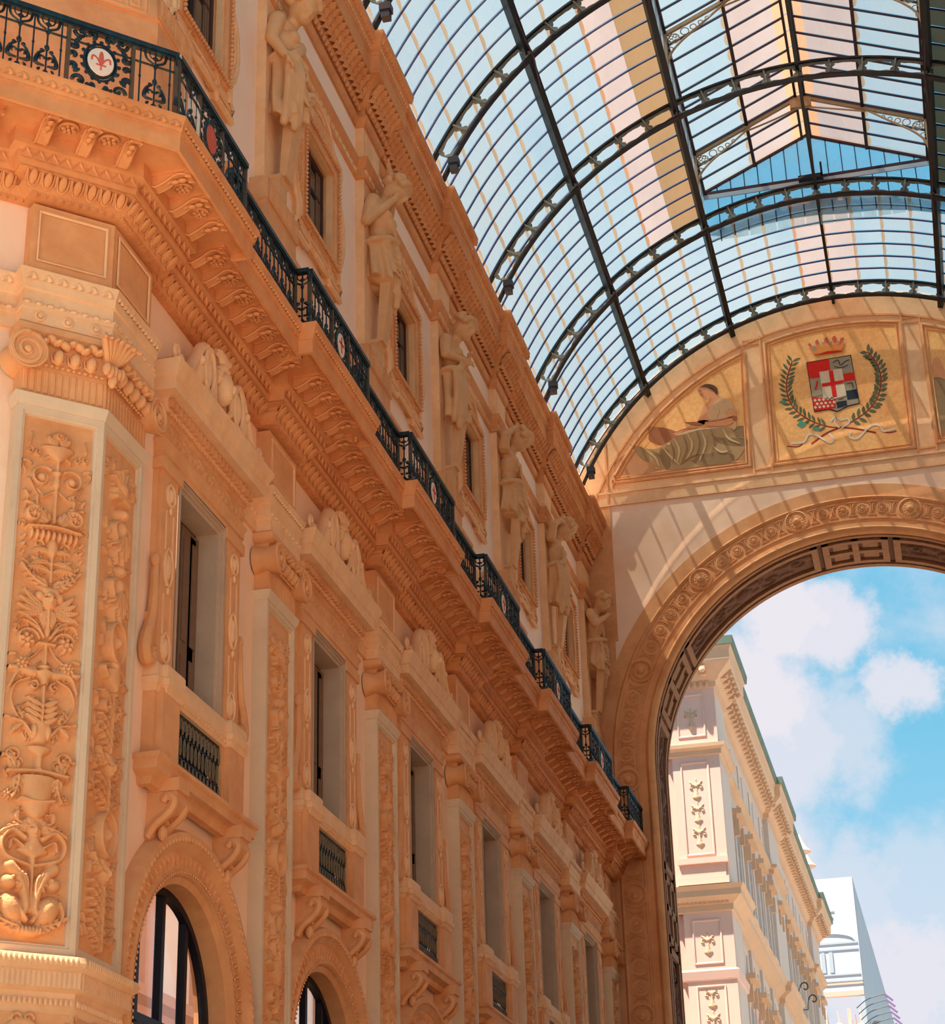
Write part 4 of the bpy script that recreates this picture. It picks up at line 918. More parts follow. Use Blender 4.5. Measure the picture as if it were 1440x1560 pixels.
def disc(parent, x, label, kind):
    g = G(); g.lathe([(0, .03), (.165, .03), (.175, .015), (.175, -.03), (0, -.03)], (0, 0, 0), 'y', 24); V = [(a, b, c * 1.17 + .5) for a, b, c in g.v]; g.v = V
    d = put('medallion', g, M['p_cream'] if kind < 2 else M['p_rose'], parent, (x, 0, 0), label=label)
    g = G()
    if kind == 0: lily(g, 1.1); put('emblem', g, M['p_rose'], d, label='red lily')
    elif kind == 1: g.box(-.02, .02, .028, .036, .36, .64); g.box(-.11, .11, .028, .036, .5, .54); put('emblem', g, M['p_red'], d, label='red cross')
def rail_piece(name, label, a, b, panels, post_ends=True, medal=None, group=None, kinds=1):
    """a,b: plan points, travelling so that left is outward"""
    a = Vector(a); b = Vector(b); d = b - a; L = d.length; u = d.normalized(); ang = math.atan2(u.y, u.x)
    t = thing(name, label, 'railing', (a.x, a.y, ZR), ang, group)
    g = G(); g.box(0, L, -.05, .05, .93, 1.0); g.box(0, L, -.035, .035, .90, .93); put('handrail', g, M['iron'], t)
    g = G(); g.box(0, L, -.02, .02, .02, .06); g.box(0, L, -.012, .012, .70, .72); put('bottom_rail', g, M['iron'], t)
    mp_ = [] if medal is None else [medal]
    xs = [0.02, L - .02] + [m + s * .42 for m in mp_ for s in (-1, 1)]
    for x in xs: g = G(); g.box(-.022, .022, -.03, .03, 0, .95); put('post', g.mesh('post', False), M['ironp'], t, (x, 0, 0))
    for m in mp_:
        put('medallion_panel', mpn, M['iron'], t, (m, 0, 0)); disc(t, m, ['oval medallion with a red lily', 'oval medallion with a red cross', 'plain reddish oval medallion'][kinds], kinds)
    segs = [(0, L)] if not mp_ else [(0, mp_[0] - .42), (mp_[0] + .42, L)]
    for s0, s1 in segs:
        n = int((s1 - s0) / .17)
        for i in range(n):
            x = s0 + (i + .5) * (s1 - s0) / n; put('baluster', bo if i % 2 else bp, M['iron'], t, (x, 0, 0))
    return t
XO, XI = LW + 1.07, LW + 1.07 - .22
xo, xi = PF + .90, LW + .90
for i, c in enumerate(PC):
    h = .64 + .90
    lab = ['railing bay that juts out over the second tall pilaster, with a pale medallion', 'jutting railing bay over the third tall pilaster', 'jutting railing bay over the fourth tall pilaster', 'jutting railing bay over the fifth tall pilaster', 'jutting railing bay over the sixth tall pilaster', 'last jutting railing bay, against the great end arch'][i]
    rail_piece('balcony_railing', lab, (xo, c + h if i < 5 else min(c + h, YE - .05)), (xo, c - h), 0, medal=h if i < 5 else None, group='railing bays that jut out', kinds=1)
    g = thing('railing_return', ['short return', 'short return', 'short return', 'short return', 'short return', 'short return'][i] + ' of black railing at the near side of the ' + ['second', 'third', 'fourth', 'fifth', 'sixth', 'last'][i] + ' jutting bay', 'railing', (xo, c - h, ZR), PI, 'railing returns')
    q = G(); q.box(0, .22, -.05, .05, .93, 1.0); q.box(0, .22, -.02, .02, .02, .06); put('handrail', q, M['iron'], g); put('baluster', bo, M['iron'], g, (.11, 0, 0))
    y0 = c - h; y1 = (PC[i - 1] + h) if i else (20.75 + .9)
    rail_piece('balcony_railing', 'straight run of black railing before the ' + ['second', 'third', 'fourth', 'fifth', 'sixth', 'last'][i] + ' jutting bay', (xi, y0), (xi, y1), 0, group='straight railing runs')
kc = Vector((PF, KY)); m_ = Vector((1, -.41421)); cn = kc + m_ * .90
rail_piece('balcony_railing', 'railing bay over the canted corner pilaster, running along the hall side', (xo, 20.75 + .9), tuple(cn), 0, medal=1.35, kinds=2)
rail_piece('balcony_railing', 'large black railing bay at top left with a lily medallion', tuple(cn), tuple(cn + dC * 4.6), 0, medal=1.02, kinds=0)
# ================================================================ attic storey
def up_path(step=True):
    P = [(UW, YE + .3)]
    for c in reversed(PC): P += [(UW, c + .55), (US, c + .55), (US, c - .55), (UW, c - .55)]
    P += [(UW, YT), (UW + dC.x * 6, YT + dC.y * 6)]
    return P
UP = up_path()
uc = thing('upper_cornice', 'orange leaf-carved top cornice directly under the glass roof', 'cornice')
mould('bed_moulding', [(-.1, 24.72), (.02, 24.73), (.03, 24.80), (.07, 24.86), (.09, 24.90), (.09, 24.96), (.05, 24.97), (.05, 25.12), (.12, 25.16), (.14, 25.22), (-.1, 25.23)], M['ornc'], path=UP, parent=uc)
mould('leaf_cove', [(.12, 25.20), (.16, 25.32), (.24, 25.50), (.36, 25.63), (.40, 25.66)], M['ornc'], path=UP, parent=uc)
mould('corona', [(.1, 25.64), (.43, 25.65), (.45, 25.66), (.45, 26.06), (.46, 26.07)], M['ornc'], path=UP, parent=uc)
mould('cyma', [(.30, 26.05), (.47, 26.06), (.48, 26.12), (.46, 26.17), (.49, 26.20), (.52, 26.32), (.58, 26.44), (.60, 26.52), (.59, 26.56), (-.6, 26.62)], M['ornc'], path=UP, parent=uc)
mould('string_course', [(-.02, 23.52), (.04, 23.53), (.05, 23.60), (.03, 23.62), (.03, 23.76), (.06, 23.80), (.09, 23.88), (.11, 23.95), (.10, 23.98), (-.02, 24.0)], M['ornc'], path=UP, parent=uc)
r_ = Rel(-.1, .1, -.2, .2, .018); r_.acan(0, -.2, PI / 2, .34, .12, .10, 0, 2); r_.leaf(-.05, .1, .6, .14, .05, .12, -.4)
lv = r_.mesh('cove_leaf')
for v in lv.vertices:
    t = (v.co.z + .2) / .4; v.co.y += .26 * max(0, t) ** 1.5
rep('cove_leaf', lv, M['ornc'], UP, .13, 25.42, .205, .0, uc, joined=False)
g = G(); g.ell((0, .03, 0), (.05, .05, .08), 7, 5); g.bar((.065, 0, .06), (.065, .02, -.06), .018); eg2 = g.mesh('egg2'); rep('egg_and_dart', eg2, M['ornc'], UP, .10, 25.08, .16, .0, uc)
g = G(); g.add([(-.07, 0, -.05), (0, .03, .06), (.07, 0, -.05), (0, .0, .0)], [(0, 1, 3), (3, 1, 2), (0, 3, 2)]); rep('chevron_band', g.mesh('c2', False), M['ornc'], UP, .035, 24.80, .14, 0, uc)
r_ = Rel(-.13, .13, -.07, .07, .014); r_.scroll(-.03, 0, .06, 0, 1, .014, .025, 1.1); r_.leaf(.04, -.04, .8, .12, .03, .03, -.5); rep('string_scrolls', r_.mesh('ss'), M['ornl'], UP, .035, 23.69, .24, 0, uc)
g = G(); g.tube([(-.06, 0, -.06), (-.02, .035, 0), (.05, .02, .08)], [.04, .05, .03], 5); rep('cyma_gadroons', g.mesh('gad'), M['ornc'], UP, .53, 26.38, .12, 0, uc)
g = G(); g.box(-.035, .035, 0, .025, -.02, .02); rep('corona_beads', g.mesh('cb', False), M['ornl'], UP, .475, 26.18, .12, 0, uc)
# blocking course that steps up over each strip
for c in PC:
    g = G(); g.box(-.8, .8, -.7, .53, 26.52, 26.66); g.ell((0, .2, 26.68), (.6, .25, .06), 10, 6); put('blocking', g, M['ornl'], uc, (US, c, 0), RL)

fretR = Rel(-.72, .72, 0, .42, .014)
def fret(R, x0, x1, z0, z1, w_, h):
    n = max(1, int((x1 - x0) / (z1 - z0) / .9)); s = (x1 - x0) / n
    for i in range(n):
        a = x0 + i * s; H = z1 - z0; P = [(a, z0), (a, z1), (a + .8 * s, z1), (a + .8 * s, z0 + .25 * H), (a + .35 * s, z0 + .25 * H), (a + .35 * s, z0 + .62 * H), (a + .58 * s, z0 + .62 * H)]
        R.stroke(P, w_, h=h, sm=1); R.stroke([(a, z0), (a + s, z0)], w_, h=h, sm=1)
fret(fretR, -.66, .66, .06, .36, .016, .016); frm = fretR.mesh('fret')
def build_strip():
    t = thing('attic_strip', 'x', 'pilaster', (US, PC[0], 0), RL, 'attic wall strips behind the statues')
    g = G(); g.sweep([(-.55, -.17), (-.55, 0), (.55, 0), (.55, -.17)], [(0, 19.7), (0, 23.52)]); g.sweep([(-.55, -.17), (-.55, 0), (.55, 0), (.55, -.17)], [(0, 23.98), (0, 24.73)]); g.box(-.44, .44, 0, .025, 24.1, 24.62)
    put('shaft', g, M['ornl'], t)
    g = G(); g.sweep([(-.75, -.17), (-.75, .12), (.75, .12), (.75, -.17)], [(0, 16.3), (0, 19.30), (.03, 19.33), (.03, 19.72), (.0, 19.76), (-.2, 19.78)]); g.box(-2.0, 2.0, -.17, .02, 16.3, 19.12); g.sweep([(-2.0, -.17), (-2.0, .02), (2.0, .02), (2.0, -.17)], [(0, 19.10), (.03, 19.12), (.03, 19.2), (0, 19.24), (-.1, 19.26)])
    put('plinth', g, M['orn'], t)
    put('fret_panel', frm, M['orn'], t, (0, .154, 19.31))
    R2 = Rel(-.55, .55, 0, .3, .016); fret(R2, -.5, .5, .05, .25, .014, .014); me = R2.mesh('f2')
    for s in (-1, 1): put('fret_panel', me, M['orn'], t, (s * 1.38, .024, 18.78))
    return t
s0 = build_strip()
for i, c in enumerate(PC):
    lab = 'flat attic strip and fret-carved plinth behind the ' + ['first', 'second', 'third', 'fourth', 'fifth', 'last'][i] + ' statue'
    if i == 0: s0['label'] = lab
    else: dup(s0, (US, c, 0), lab)
g = G(); pq = [(UW, 21.9), (UW + .29, 21.9), (UW + .29, YT + .12), (UW + .29 + dC.x * 6, YT + .12 + dC.y * 6)]; g.sweep(pq, [(0, 16.3), (0, 19.30), (.03, 19.33), (.03, 19.72), (.0, 19.76), (-.3, 19.78)]); put('corner_plinth', g, M['orn'], uc)
R2 = Rel(-.6, .6, 0, .42, .014); fret(R2, -.55, .55, .06, .36, .016, .02); f3 = R2.mesh('f3'); put('fret_panel', f3, M['orn'], uc, (UW + .324, 21.25, 19.31), RL)
for x in (.75, 2.1): put('fret_panel', f3, M['orn'], uc, (UW + .29 + dC.x * x + .024, YT + .12 + dC.y * x - .024, 19.31), RC)
# base course between
g = G(); g.box(UW, UW + .06, YT + .3, YE, 16.3, 19.0); put('attic_base_course', g, M['ornl'], uc)

# ---- herm statues; local X along the wall (towards the camera = +X), Y out, Z up from the shaft foot
def statue(seed, headYaw, tilt, armL, armR, drape, name):
    g = G(); rnd = random.Random(seed)
    cap = lambda p, q, r0, r1: g.tube([p, tuple((np.array(p) * .5 + np.array(q) * .5)), q], [r0, (r0 + r1) / 2 * 1.06, r1], 10)
    y = .20
    # torso
    g.ell((0, y + .02, 2.62), (.30, .20, .30), 14, 10); g.ell((0, y, 2.92), (.34, .17, .15), 14, 8); g.ell((0, y, 2.38), (.23, .17, .25), 12, 8); g.ell((0, y + .02, 2.15), (.29, .22, .22), 12, 8)
    for s in (-1, 1): g.ell((s * .13, y + .17, 2.70), (.12, .09, .11), 10, 7); g.ell((s * .33, y, 2.93), (.12, .12, .12), 10, 7)
    # neck, head
    hx, hy, hz = .06 * headYaw, y + .20 + .05 * tilt, 3.36 - .06 * tilt
    cap((0, y, 2.98), (hx * .6, hy - .06, hz - .12), .12, .10)
    R_ = Euler((-.35 - .35 * tilt, 0, -headYaw * .6))
    T0 = g.T; g.T = Matrix.Translation((hx, hy, hz)) @ R_.to_matrix().to_4x4() @ Matrix.Scale(1.18, 4)
    g.ell((0, .02, 0), (.155, .18, .215), 14, 10); g.ell((0, .12, -.10), (.09, .09, .09), 10, 7); g.ell((0, .20, -.01), (.03, .05, .065), 8, 6); g.ell((0, .19, -.095), (.05, .03, .02), 8, 5)
    for s in (-1, 1): g.ell((s * .065, .165, .045), (.045, .03, .018), 8, 5)
    for k in range(16):
        a = rnd.uniform(-PI, 0); b = rnd.uniform(-.2, 1.1); g.ell((.17 * math.cos(a) * math.cos(b), -.02 + .17 * math.sin(a) * math.cos(b), .06 + .2 * math.sin(b)), (.07, .07, .06), 7, 5)
    for k in range(8): a = k * PI / 7; g.ell((.15 * math.cos(a), .08, .10 + .11 * math.sin(a)), (.055, .075, .05), 7, 5)
    g.T = T0
    # arms
    for s, A in ((1, armL), (-1, armR)):
        sh = (s * .36, y, 2.90); el, ha = A; cap(sh, el, .115, .092); cap(el, ha, .092, .062); g.ell(el, (.1, .1, .1), 8, 6)
        d = (Vector(ha) - Vector(el)).normalized(); g.ell(tuple(Vector(ha) + d * .07), (.07, .045, .085), 8, 6, (0, 0, 0))
        side = d.cross(Vector((0, 1, 0))); side = side.normalized() if side.length > .1 else Vector((1, 0, 0))
        for k in range(4): b = Vector(ha) + d * .11 + side * (.026 * (k - 1.5)) ; g.tube([tuple(b), tuple(b + d * .07 + Vector((0, .01, -.015))), tuple(b + d * .11 + Vector((0, -.01, -.05)))], [.024, .022, .017], 5)
        b = Vector(ha) + d * .04 + side * .06; g.tube([tuple(b), tuple(b + d * .05 + side * .04)], [.024, .018], 5)
    # skirt with folds
    V = []; F = []; n = 56; zz = np.linspace(0, 1, 16); hem = 1.28
    for i, t in enumerate(zz):
        for j in range(n):
            a = 2 * PI * j / n; lo = hem - .14 * math.sin(a * 1.0 + drape) - .05 * math.sin(3 * a + seed); z = 2.22 + (lo - 2.22) * t
            r = .30 + .03 * t - .02 * math.sin(t * 5); r *= 1 + (.04 + .16 * t) * math.sin(7 * a + 1.6 * math.sin(2.2 * t + seed) + seed) + .035 * math.sin(13 * a - 3 * t)
            V.append((r * math.cos(a) * 1.02, y + r * math.sin(a) * .82, z))
    for i in range(15):
        for j in range(n): F.append((i * n + j, (i + 1) * n + j, (i + 1) * n + (j + 1) % n, i * n + (j + 1) % n))
    F.append(tuple(range(n))); F.append(tuple(range(15 * n, 16 * n))[::-1]); g.add(V, F)
    # gathered cloth roll round the hips, hanging swag and sash across the chest
    P = [((.33) * math.cos(a), y + .27 * math.sin(a), 2.18 + .09 * math.sin(a * 1 + drape)) for a in np.linspace(0, 2 * PI, 20)[:-1]]; g.tube(P, [.06 + .02 * math.sin(3 * i) for i in range(19)], 8, close=True)
    s = 1 if drape > 0 else -1
    for k in range(5):
        x = s * (.10 + .05 * k); g.tube(smooth_pts([(x, y + .25 - .03 * k, 2.2), (x * 1.05 + .02, y + .29 - .03 * k, 1.8), (x * 1.1, y + .24 - .03 * k, 1.3 - .12 * ((k + seed) % 3)), (x * 1.1, y + .22 - .03 * k, 1.12 - .1 * ((k + seed) % 3))], 3), [.05, .055, .06, .06, .055, .055, .06, .06, .055, .04], 7)
    for k in range(3): g.tube(smooth_pts([(-s * .3, y + .06, 3.0 - .04 * k), (-s * .1, y + .22, 2.72 - .06 * k), (s * .22, y + .22, 2.36 - .05 * k), (s * .3, y + .1, 2.2)], 3), .035, 6)
    for k in range(5): P = [(-s * (.28 - .02 * k), y + .2, 2.14 - .1 * k), (0, y + .27 + .02 * k, 1.98 - .13 * k), (s * .2, y + .24, 2.1 - .06 * k)]; g.tube(smooth_pts(P, 3), .028, 6)
    return remesh(g, .021, name, 1)
U = [ # (seed, headYaw, tilt, armL(+X, camera side), armR, drape)
 (1, .8, 1.0, ((.44, .16, 2.48), (.40, .36, 2.12)), ((-.42, .2, 2.5), (-.16, .42, 2.2)), 1.0),
 (2, -.3, 1.0, ((.46, .14, 2.42), (.20, .50, 2.98)), ((-.36, .30, 3.42), (.10, .40, 3.72)), -1.0),
 (3, .4, .7, ((.46, .22, 2.50), (.10, .48, 2.52)), ((-.44, .22, 2.52), (-.06, .5, 2.66)), 1.0),
 (4, .2, 1.2, ((.48, .28, 3.20), (.14, .42, 3.56)), ((-.44, .3, 2.52), (.10, .46, 2.44)), -1.0),
 (5, -.4, 1.1, ((.46, .3, 3.24), (.0, .42, 3.62)), ((-.42, .2, 2.5), (-.22, .36, 2.2)), 1.0),
 (6, .5, .9, ((.44, .34, 2.54), (.12, .56, 2.86)), ((-.44, .36, 3.16), (-.02, .62, 3.42)), -1.0)]
slab_ = ['first statue, woman looking down with both hands at her hips, top left', 'second statue, one arm bent over its bowed head and a fist at its chest', 'third statue, arms folded across the chest', 'fourth statue, camera-side arm raised to its head and other arm across the belly',
         'fifth statue, arm raised over its bowed head, second from the far end', 'last statue, hands held out in front, beside the great end arch']
def herm_base(i):
    g = G(); q = [(-.13, .0), (.13, .0)]
    g.add([(-.15, 0, .0), (.15, 0, 0), (.15, .12, 0), (-.15, .12, 0), (-.21, 0, 1.35), (.21, 0, 1.35), (.21, .22, 1.35), (-.21, .22, 1.35)], [(0, 1, 2, 3), (4, 7, 6, 5), (0, 4, 5, 1), (1, 5, 6, 2), (2, 6, 7, 3), (3, 7, 4, 0)])
    return g
def herm_foot():
    g = G(); g.sweep([(-.19, 0), (-.19, .14), (.19, .14), (.19, 0)], [(0, -.36), (.0, -.1), (.04, -.06), (.04, 0), (.0, .03), (-.2, .03)]); return g
hb = herm_base(0).mesh('shaft'); hf = herm_foot().mesh('foot')
R = Rel(-.16, .16, .15, 1.3, .014)
for k in range(5): R.flower((-1) ** k * .02, 1.16 - .14 * k, .085 - .008 * k, .05, 5); R.leaf(0, 1.1 - .14 * k, -1.2 + 2 * (k % 2) * -.3, .12, .03, .04, .5)
R.leaf(0, .5, -PI / 2, .16, .05, .04); hg = R.mesh('garland', cut=.003)
for i, c in enumerate(PC):
    t = thing('statue', slab_[i], 'statue', (US, c, 20.12), RL, 'draped half-figures on tapering shafts')
    fo = put('figure', statue(*U[i], 'figure'), M['stat'], t, (0, -.10, -.19)); fo.scale = (1.28, 1.22, 1.08)
    put('tapered_shaft', hb, M['stat'], t); put('foot_block', hf, M['stat'], t); put('fruit_garland', hg, M['orn'], t, (0, .27, 0))
    for o in (t.children[-1],): o.rotation_euler.x = -.074; o.location = (0, .12, 0)

# ---- attic windows in ornate frames
def half_ring(g, O, I, y0, y1):
    for s in (-1, 1):
        P = [(s * x, z) for x, z in O] + [(s * x, z) for x, z in I[::-1]]; g.prism(P, y0, y1)
def build_upwin():
    t = thing('framed_window', 'x', 'window', (UW, UC[0], 0), RL, 'attic windows in ornate frames')
    O = [(0, 20.12), (.55, 20.12), (.62, 20.0), (1.28, 20.0), (1.28, 20.22), (1.16, 20.3), (1.16, 20.62), (1.30, 20.78), (1.42, 21.05), (1.46, 21.35), (1.42, 21.65), (1.30, 21.92), (1.16, 22.05), (1.16, 22.5), (1.3, 22.62), (1.3, 22.86), (.86, 22.92), (.74, 23.02), (.62, 23.22), (.4, 23.36), (0, 23.4)]
    I = [(0, 20.62), (.80, 20.62), (.80, 22.42), (0, 22.42)]
    g = G(); half_ring(g, O, I, -.02, .10)
    for s in (-1, 1): g.tube([(s * x, .10, z) for x, z in O], .055, 6)
    O2 = [(max(0, x * .90), 21.5 + (z - 21.5) * .90) for x, z in O]
    for s in (-1, 1): g.tube([(s * x, .12, z) for x, z in O2], .03, 5)
    put('outer_frame', g, M['ornl'], t)
    g = G(); g.sweep([(-.82, 20.6), (.82, 20.6), (.82, 22.44), (-.82, 22.44)], [(-.20, 0), (-.20, .13), (-.16, .16), (-.10, .14), (-.06, .17), (0, .14), (0, -.30)], closed=True, xz=True); put('inner_frame', g, M['orn'], t)
    g = G()
    for (xa, za, xb, zb, n) in ((-.97, 20.45, -.97, 22.6, 26), (.97, 20.45, .97, 22.6, 26), (-.9, 22.6, .9, 22.6, 22), (-.9, 20.44, .9, 20.44, 22)):
        for i in range(n): f = i / (n - 1); g.ell((xa + (xb - xa) * f, .20, za + (zb - za) * f), (.034, .04, .036), 6, 4)
    put('egg_moulding', g, M['orn'], t, kind='stuff')
    R = Rel(-1.45, 1.45, 20.0, 23.45, .018); R.mir = 0; h = .055
    R.stroke([(1.0, 20.9), (1.26, 21.0), (1.34, 21.35), (1.26, 21.7), (1.0, 21.8)], .045, h=h); R.scroll(1.08, 21.05, .13, 0, 1, .035, h, 1.1); R.scroll(1.08, 21.68, .13, 0, -1, .035, h, 1.1)
    for k in range(5): R.leaf(1.02, 21.36, -.9 + .45 * k, .26, .05, h)
    for k in range(9): R.leaf(.96, 20.55 + .22 * k, .5, .16, .05, h * .8, .6)
    R.stroke([(.15, 22.56), (.45, 22.62), (.62, 22.85), (.5, 23.1), (.2, 23.22), (-.02, 23.25)], .05, h=h * 1.3); R.scroll(.62, 22.72, .14, PI, -1, .035, h, 1.2)
    for k in range(4): R.leaf(.0, 22.62, .35 + .4 * k, .46, .09, h * 1.2, .3)
    R.ell(0, 22.9, .2, .26, h * 1.3); R.flower(1.1, 22.7, .1, h, 6); R.flower(1.12, 20.15, .1, h, 6)
    R.stroke([(.15, 20.5), (.5, 20.42), (.62, 20.25), (.45, 20.12), (.2, 20.16)], .045, h=h * 1.2)
    for k in range(4): R.leaf(0, 20.55, -.3 - .36 * k, .42, .08, h, -.3)
    V, F = R.arr(.004, yoff=.09); put('carving', mesh_np('carving', V, F), M['orn'], t)
    g = G(); g.box(-.70, .70, -.34, -.30, 20.7, 20.84); g.box(-.70, -.62, -.34, -.27, 20.7, 22.3); g.box(.62, .70, -.34, -.27, 20.7, 22.3); g.box(-.7, .7, -.34, -.27, 22.18, 22.3); g.box(-.03, .03, -.34, -.26, 20.7, 22.3); g.box(-.62, .62, -.33, -.28, 21.7, 21.74)
    g.v = [(x, y_ + .14, z_) for x, y_, z_ in g.v]; g.v = [(x * 1.17, y_ + .06, 21.5 + (z_ - 21.5) * 1.22) for x, y_, z_ in g.v]; c_ = put('casement', g, M['woodd'], t)
    for s in (-1, 1): g = G(); g.box(s * .4 - .38, s * .4 + .38, -.125, -.115, 20.6, 22.44); put('pane', g, M['pane'], c_)
    g = G()
    for k in range(5): g.box(-.72 + .05 * k, -.68 + .05 * k, -.112 + .01 * (k % 2), -.1 + .01 * (k % 2), 20.62, 22.42)
    put('curtain', g, M['wood'], t)
    return t
u0 = build_upwin()
for i in range(NB):
    lab = ['nearest framed attic window, cut by the top edge at upper left', 'framed attic window between the first and second statues', 'framed attic window between the second and third statues', 'framed attic window between the third and fourth statues', 'framed attic window between the fourth and fifth statues', 'farthest framed attic window, before the last statue'][i]
    y = UC[i]
    if i == 0: u0['label'] = lab; u0.location.y = y
    else: dup(u0, (UW, y, 0), lab)
# ================================================================ great end wall with its arch (local: X = -world x, Y = towards the hall)
AX, AZ, AR = 0.1, 18.7, 6.45
VX, VZ, VR = 0.3, 23.9, 8.87
g = G(); RB = PI
def ew(o): o.location = (0, YE, 0); o.rotation_euler.z = PI; return o
cx = -AX
A = [PI * i / 60 for i in range(61)]; pin = [(cx + AR * math.cos(a), AZ + AR * math.sin(a)) for a in A]; po = []
for a in A:
    d = (math.cos(a), math.sin(a)); bx, bz = cx + VX, AZ - VZ    # relative to vault centre at x=-VX
    b = d[0] * bx + d[1] * bz; cc = bx * bx + bz * bz - (VR + .62) ** 2; t = -b + math.sqrt(b * b - cc)
    if abs(d[0]) > 1e-6: t = min(t, (8.6 - (cx if d[0] > 0 else -cx)) / abs(d[0]))
    po.append((cx + d[0] * t, AZ + d[1] * t))
for i in range(60): g.add([(pin[i][0], 0, pin[i][1]), (pin[i + 1][0], 0, pin[i + 1][1]), (po[i + 1][0], 0, po[i + 1][1]), (po[i][0], 0, po[i][1])], [(0, 1, 2, 3)])
for s in (1, -1): g.add([(cx + s * AR, 0, 0), (cx + s * AR, 0, AZ), (s * 8.6, 0, AZ), (s * 8.6, 0, 0)], [(0, 1, 2, 3) if s > 0 else (0, 3, 2, 1)])
wb = ew(put('wall_back', g.mesh('wall_back', False), M['plas'], kind='structure'))
# orange margin strip between the corner and the pink field
g = G(); g.add([(7.25, .03, 19.0), (7.25, .03, 27.0), (8.5, .03, 27.0), (8.5, .03, 19.0)], [(0, 1, 2, 3)]); g.box(7.16, 7.25, 0, .043, 22.6, 27.1); g.box(-8.5, -7.2, 0, .03, 19, 27.1)
put('margin', g, M['orn'], wb)
# arch band
g = G(); arch_sweep(g, cx, AZ, 0, [(6.40, -.05), (6.42, .10), (6.50, .20), (6.56, .22), (6.62, .16), (6.66, .06), (6.86, .05), (6.88, .09), (6.92, .09), (6.94, .05), (7.50, .05), (7.52, .09), (7.58, .12), (7.62, .09), (7.64, .05), (8.02, .045), (8.04, .0)], 72)
put('arch_band', g, M['orn'], wb)
def inner_panels():
    g = G()
    return g
g = G(); g.lathe([(.36, 0), (.36, .05), (.31, .07), (.29, .03), (.23, .02), (.22, .05), (.12, .06), (.10, .11), (0, .15)], axis='y', seg=26)
for k in range(22): a = k * 2 * PI / 22; g.ell((.26 * math.cos(a), .045, .26 * math.sin(a)), (.022, .02, .022), 5, 4)
for k in range(12): a = k * 2 * PI / 12; g.ell((.165 * math.cos(a), .05, .165 * math.sin(a)), (.045, .02, .02), 6, 4, (0, -a, 0))
bigr = g.mesh('roundel'); bigr.materials.append(M['orn'])
g = G(); g.lathe([(.16, 0), (.16, .03), (.13, .035), (.12, .012), (.05, .02), (.045, .05), (0, .06)], axis='y', seg=16)
for k in range(8): a = k * PI / 4; g.ell((.085 * math.cos(a), .03, .085 * math.sin(a)), (.035, .018, .02), 6, 4, (0, -a, 0))
smr = g.mesh('small_rosette'); smr.materials.append(M['orn'])
g = G()
for s in (-1, 1): g.tube(smooth_pts([(s * .12, .0, -.2), (s * .035, .03, -.1), (s * .03, .03, .1), (s * .12, .0, .2)], 3), .02, 4)
g.bar((-.13, .02, .21), (.13, .02, .21), .025); g.bar((-.13, .02, -.21), (.13, .02, -.21), .025)
strp = g.mesh('strap'); strp.materials.append(M['orn'])
def on_band(s):
    """arc length s from crown (positive towards camera-left = +X local) -> x, z, turn"""
    Q = 7.22; q = Q * PI / 2
    if abs(s) <= q: a = PI / 2 - s / Q; return cx + Q * math.cos(a), AZ + Q * math.sin(a), s / Q
    e = abs(s) - q; sg = 1 if s > 0 else -1; return cx + sg * Q, AZ - e, sg * PI / 2
# crown reference: first big roundel at 76.3 deg (world), i.e. 13.7 deg right of crown
step = 7.22 * math.radians(26.85); s00 = -7.22 * math.radians(13.7)
for k in range(-5, 9):
    s = s00 + k * step
    x, z, r = on_band(s)
    if z > 8.5 and x < 8: o = put('roundel', bigr, M['orn'], wb, (x, .05, z)); o.rotation_euler.y = r
    for j in range(1, 10):
        s2 = s + .38 + (step - .76) * (j - .5) / 9
        x, z, r = on_band(s2)
        if z < 8.5: continue
        o = put('strap' if j % 2 else 'small_rosette', strp if j % 2 else smr, M['orn'], wb, (x, .055, z)); o.rotation_euler.y = r
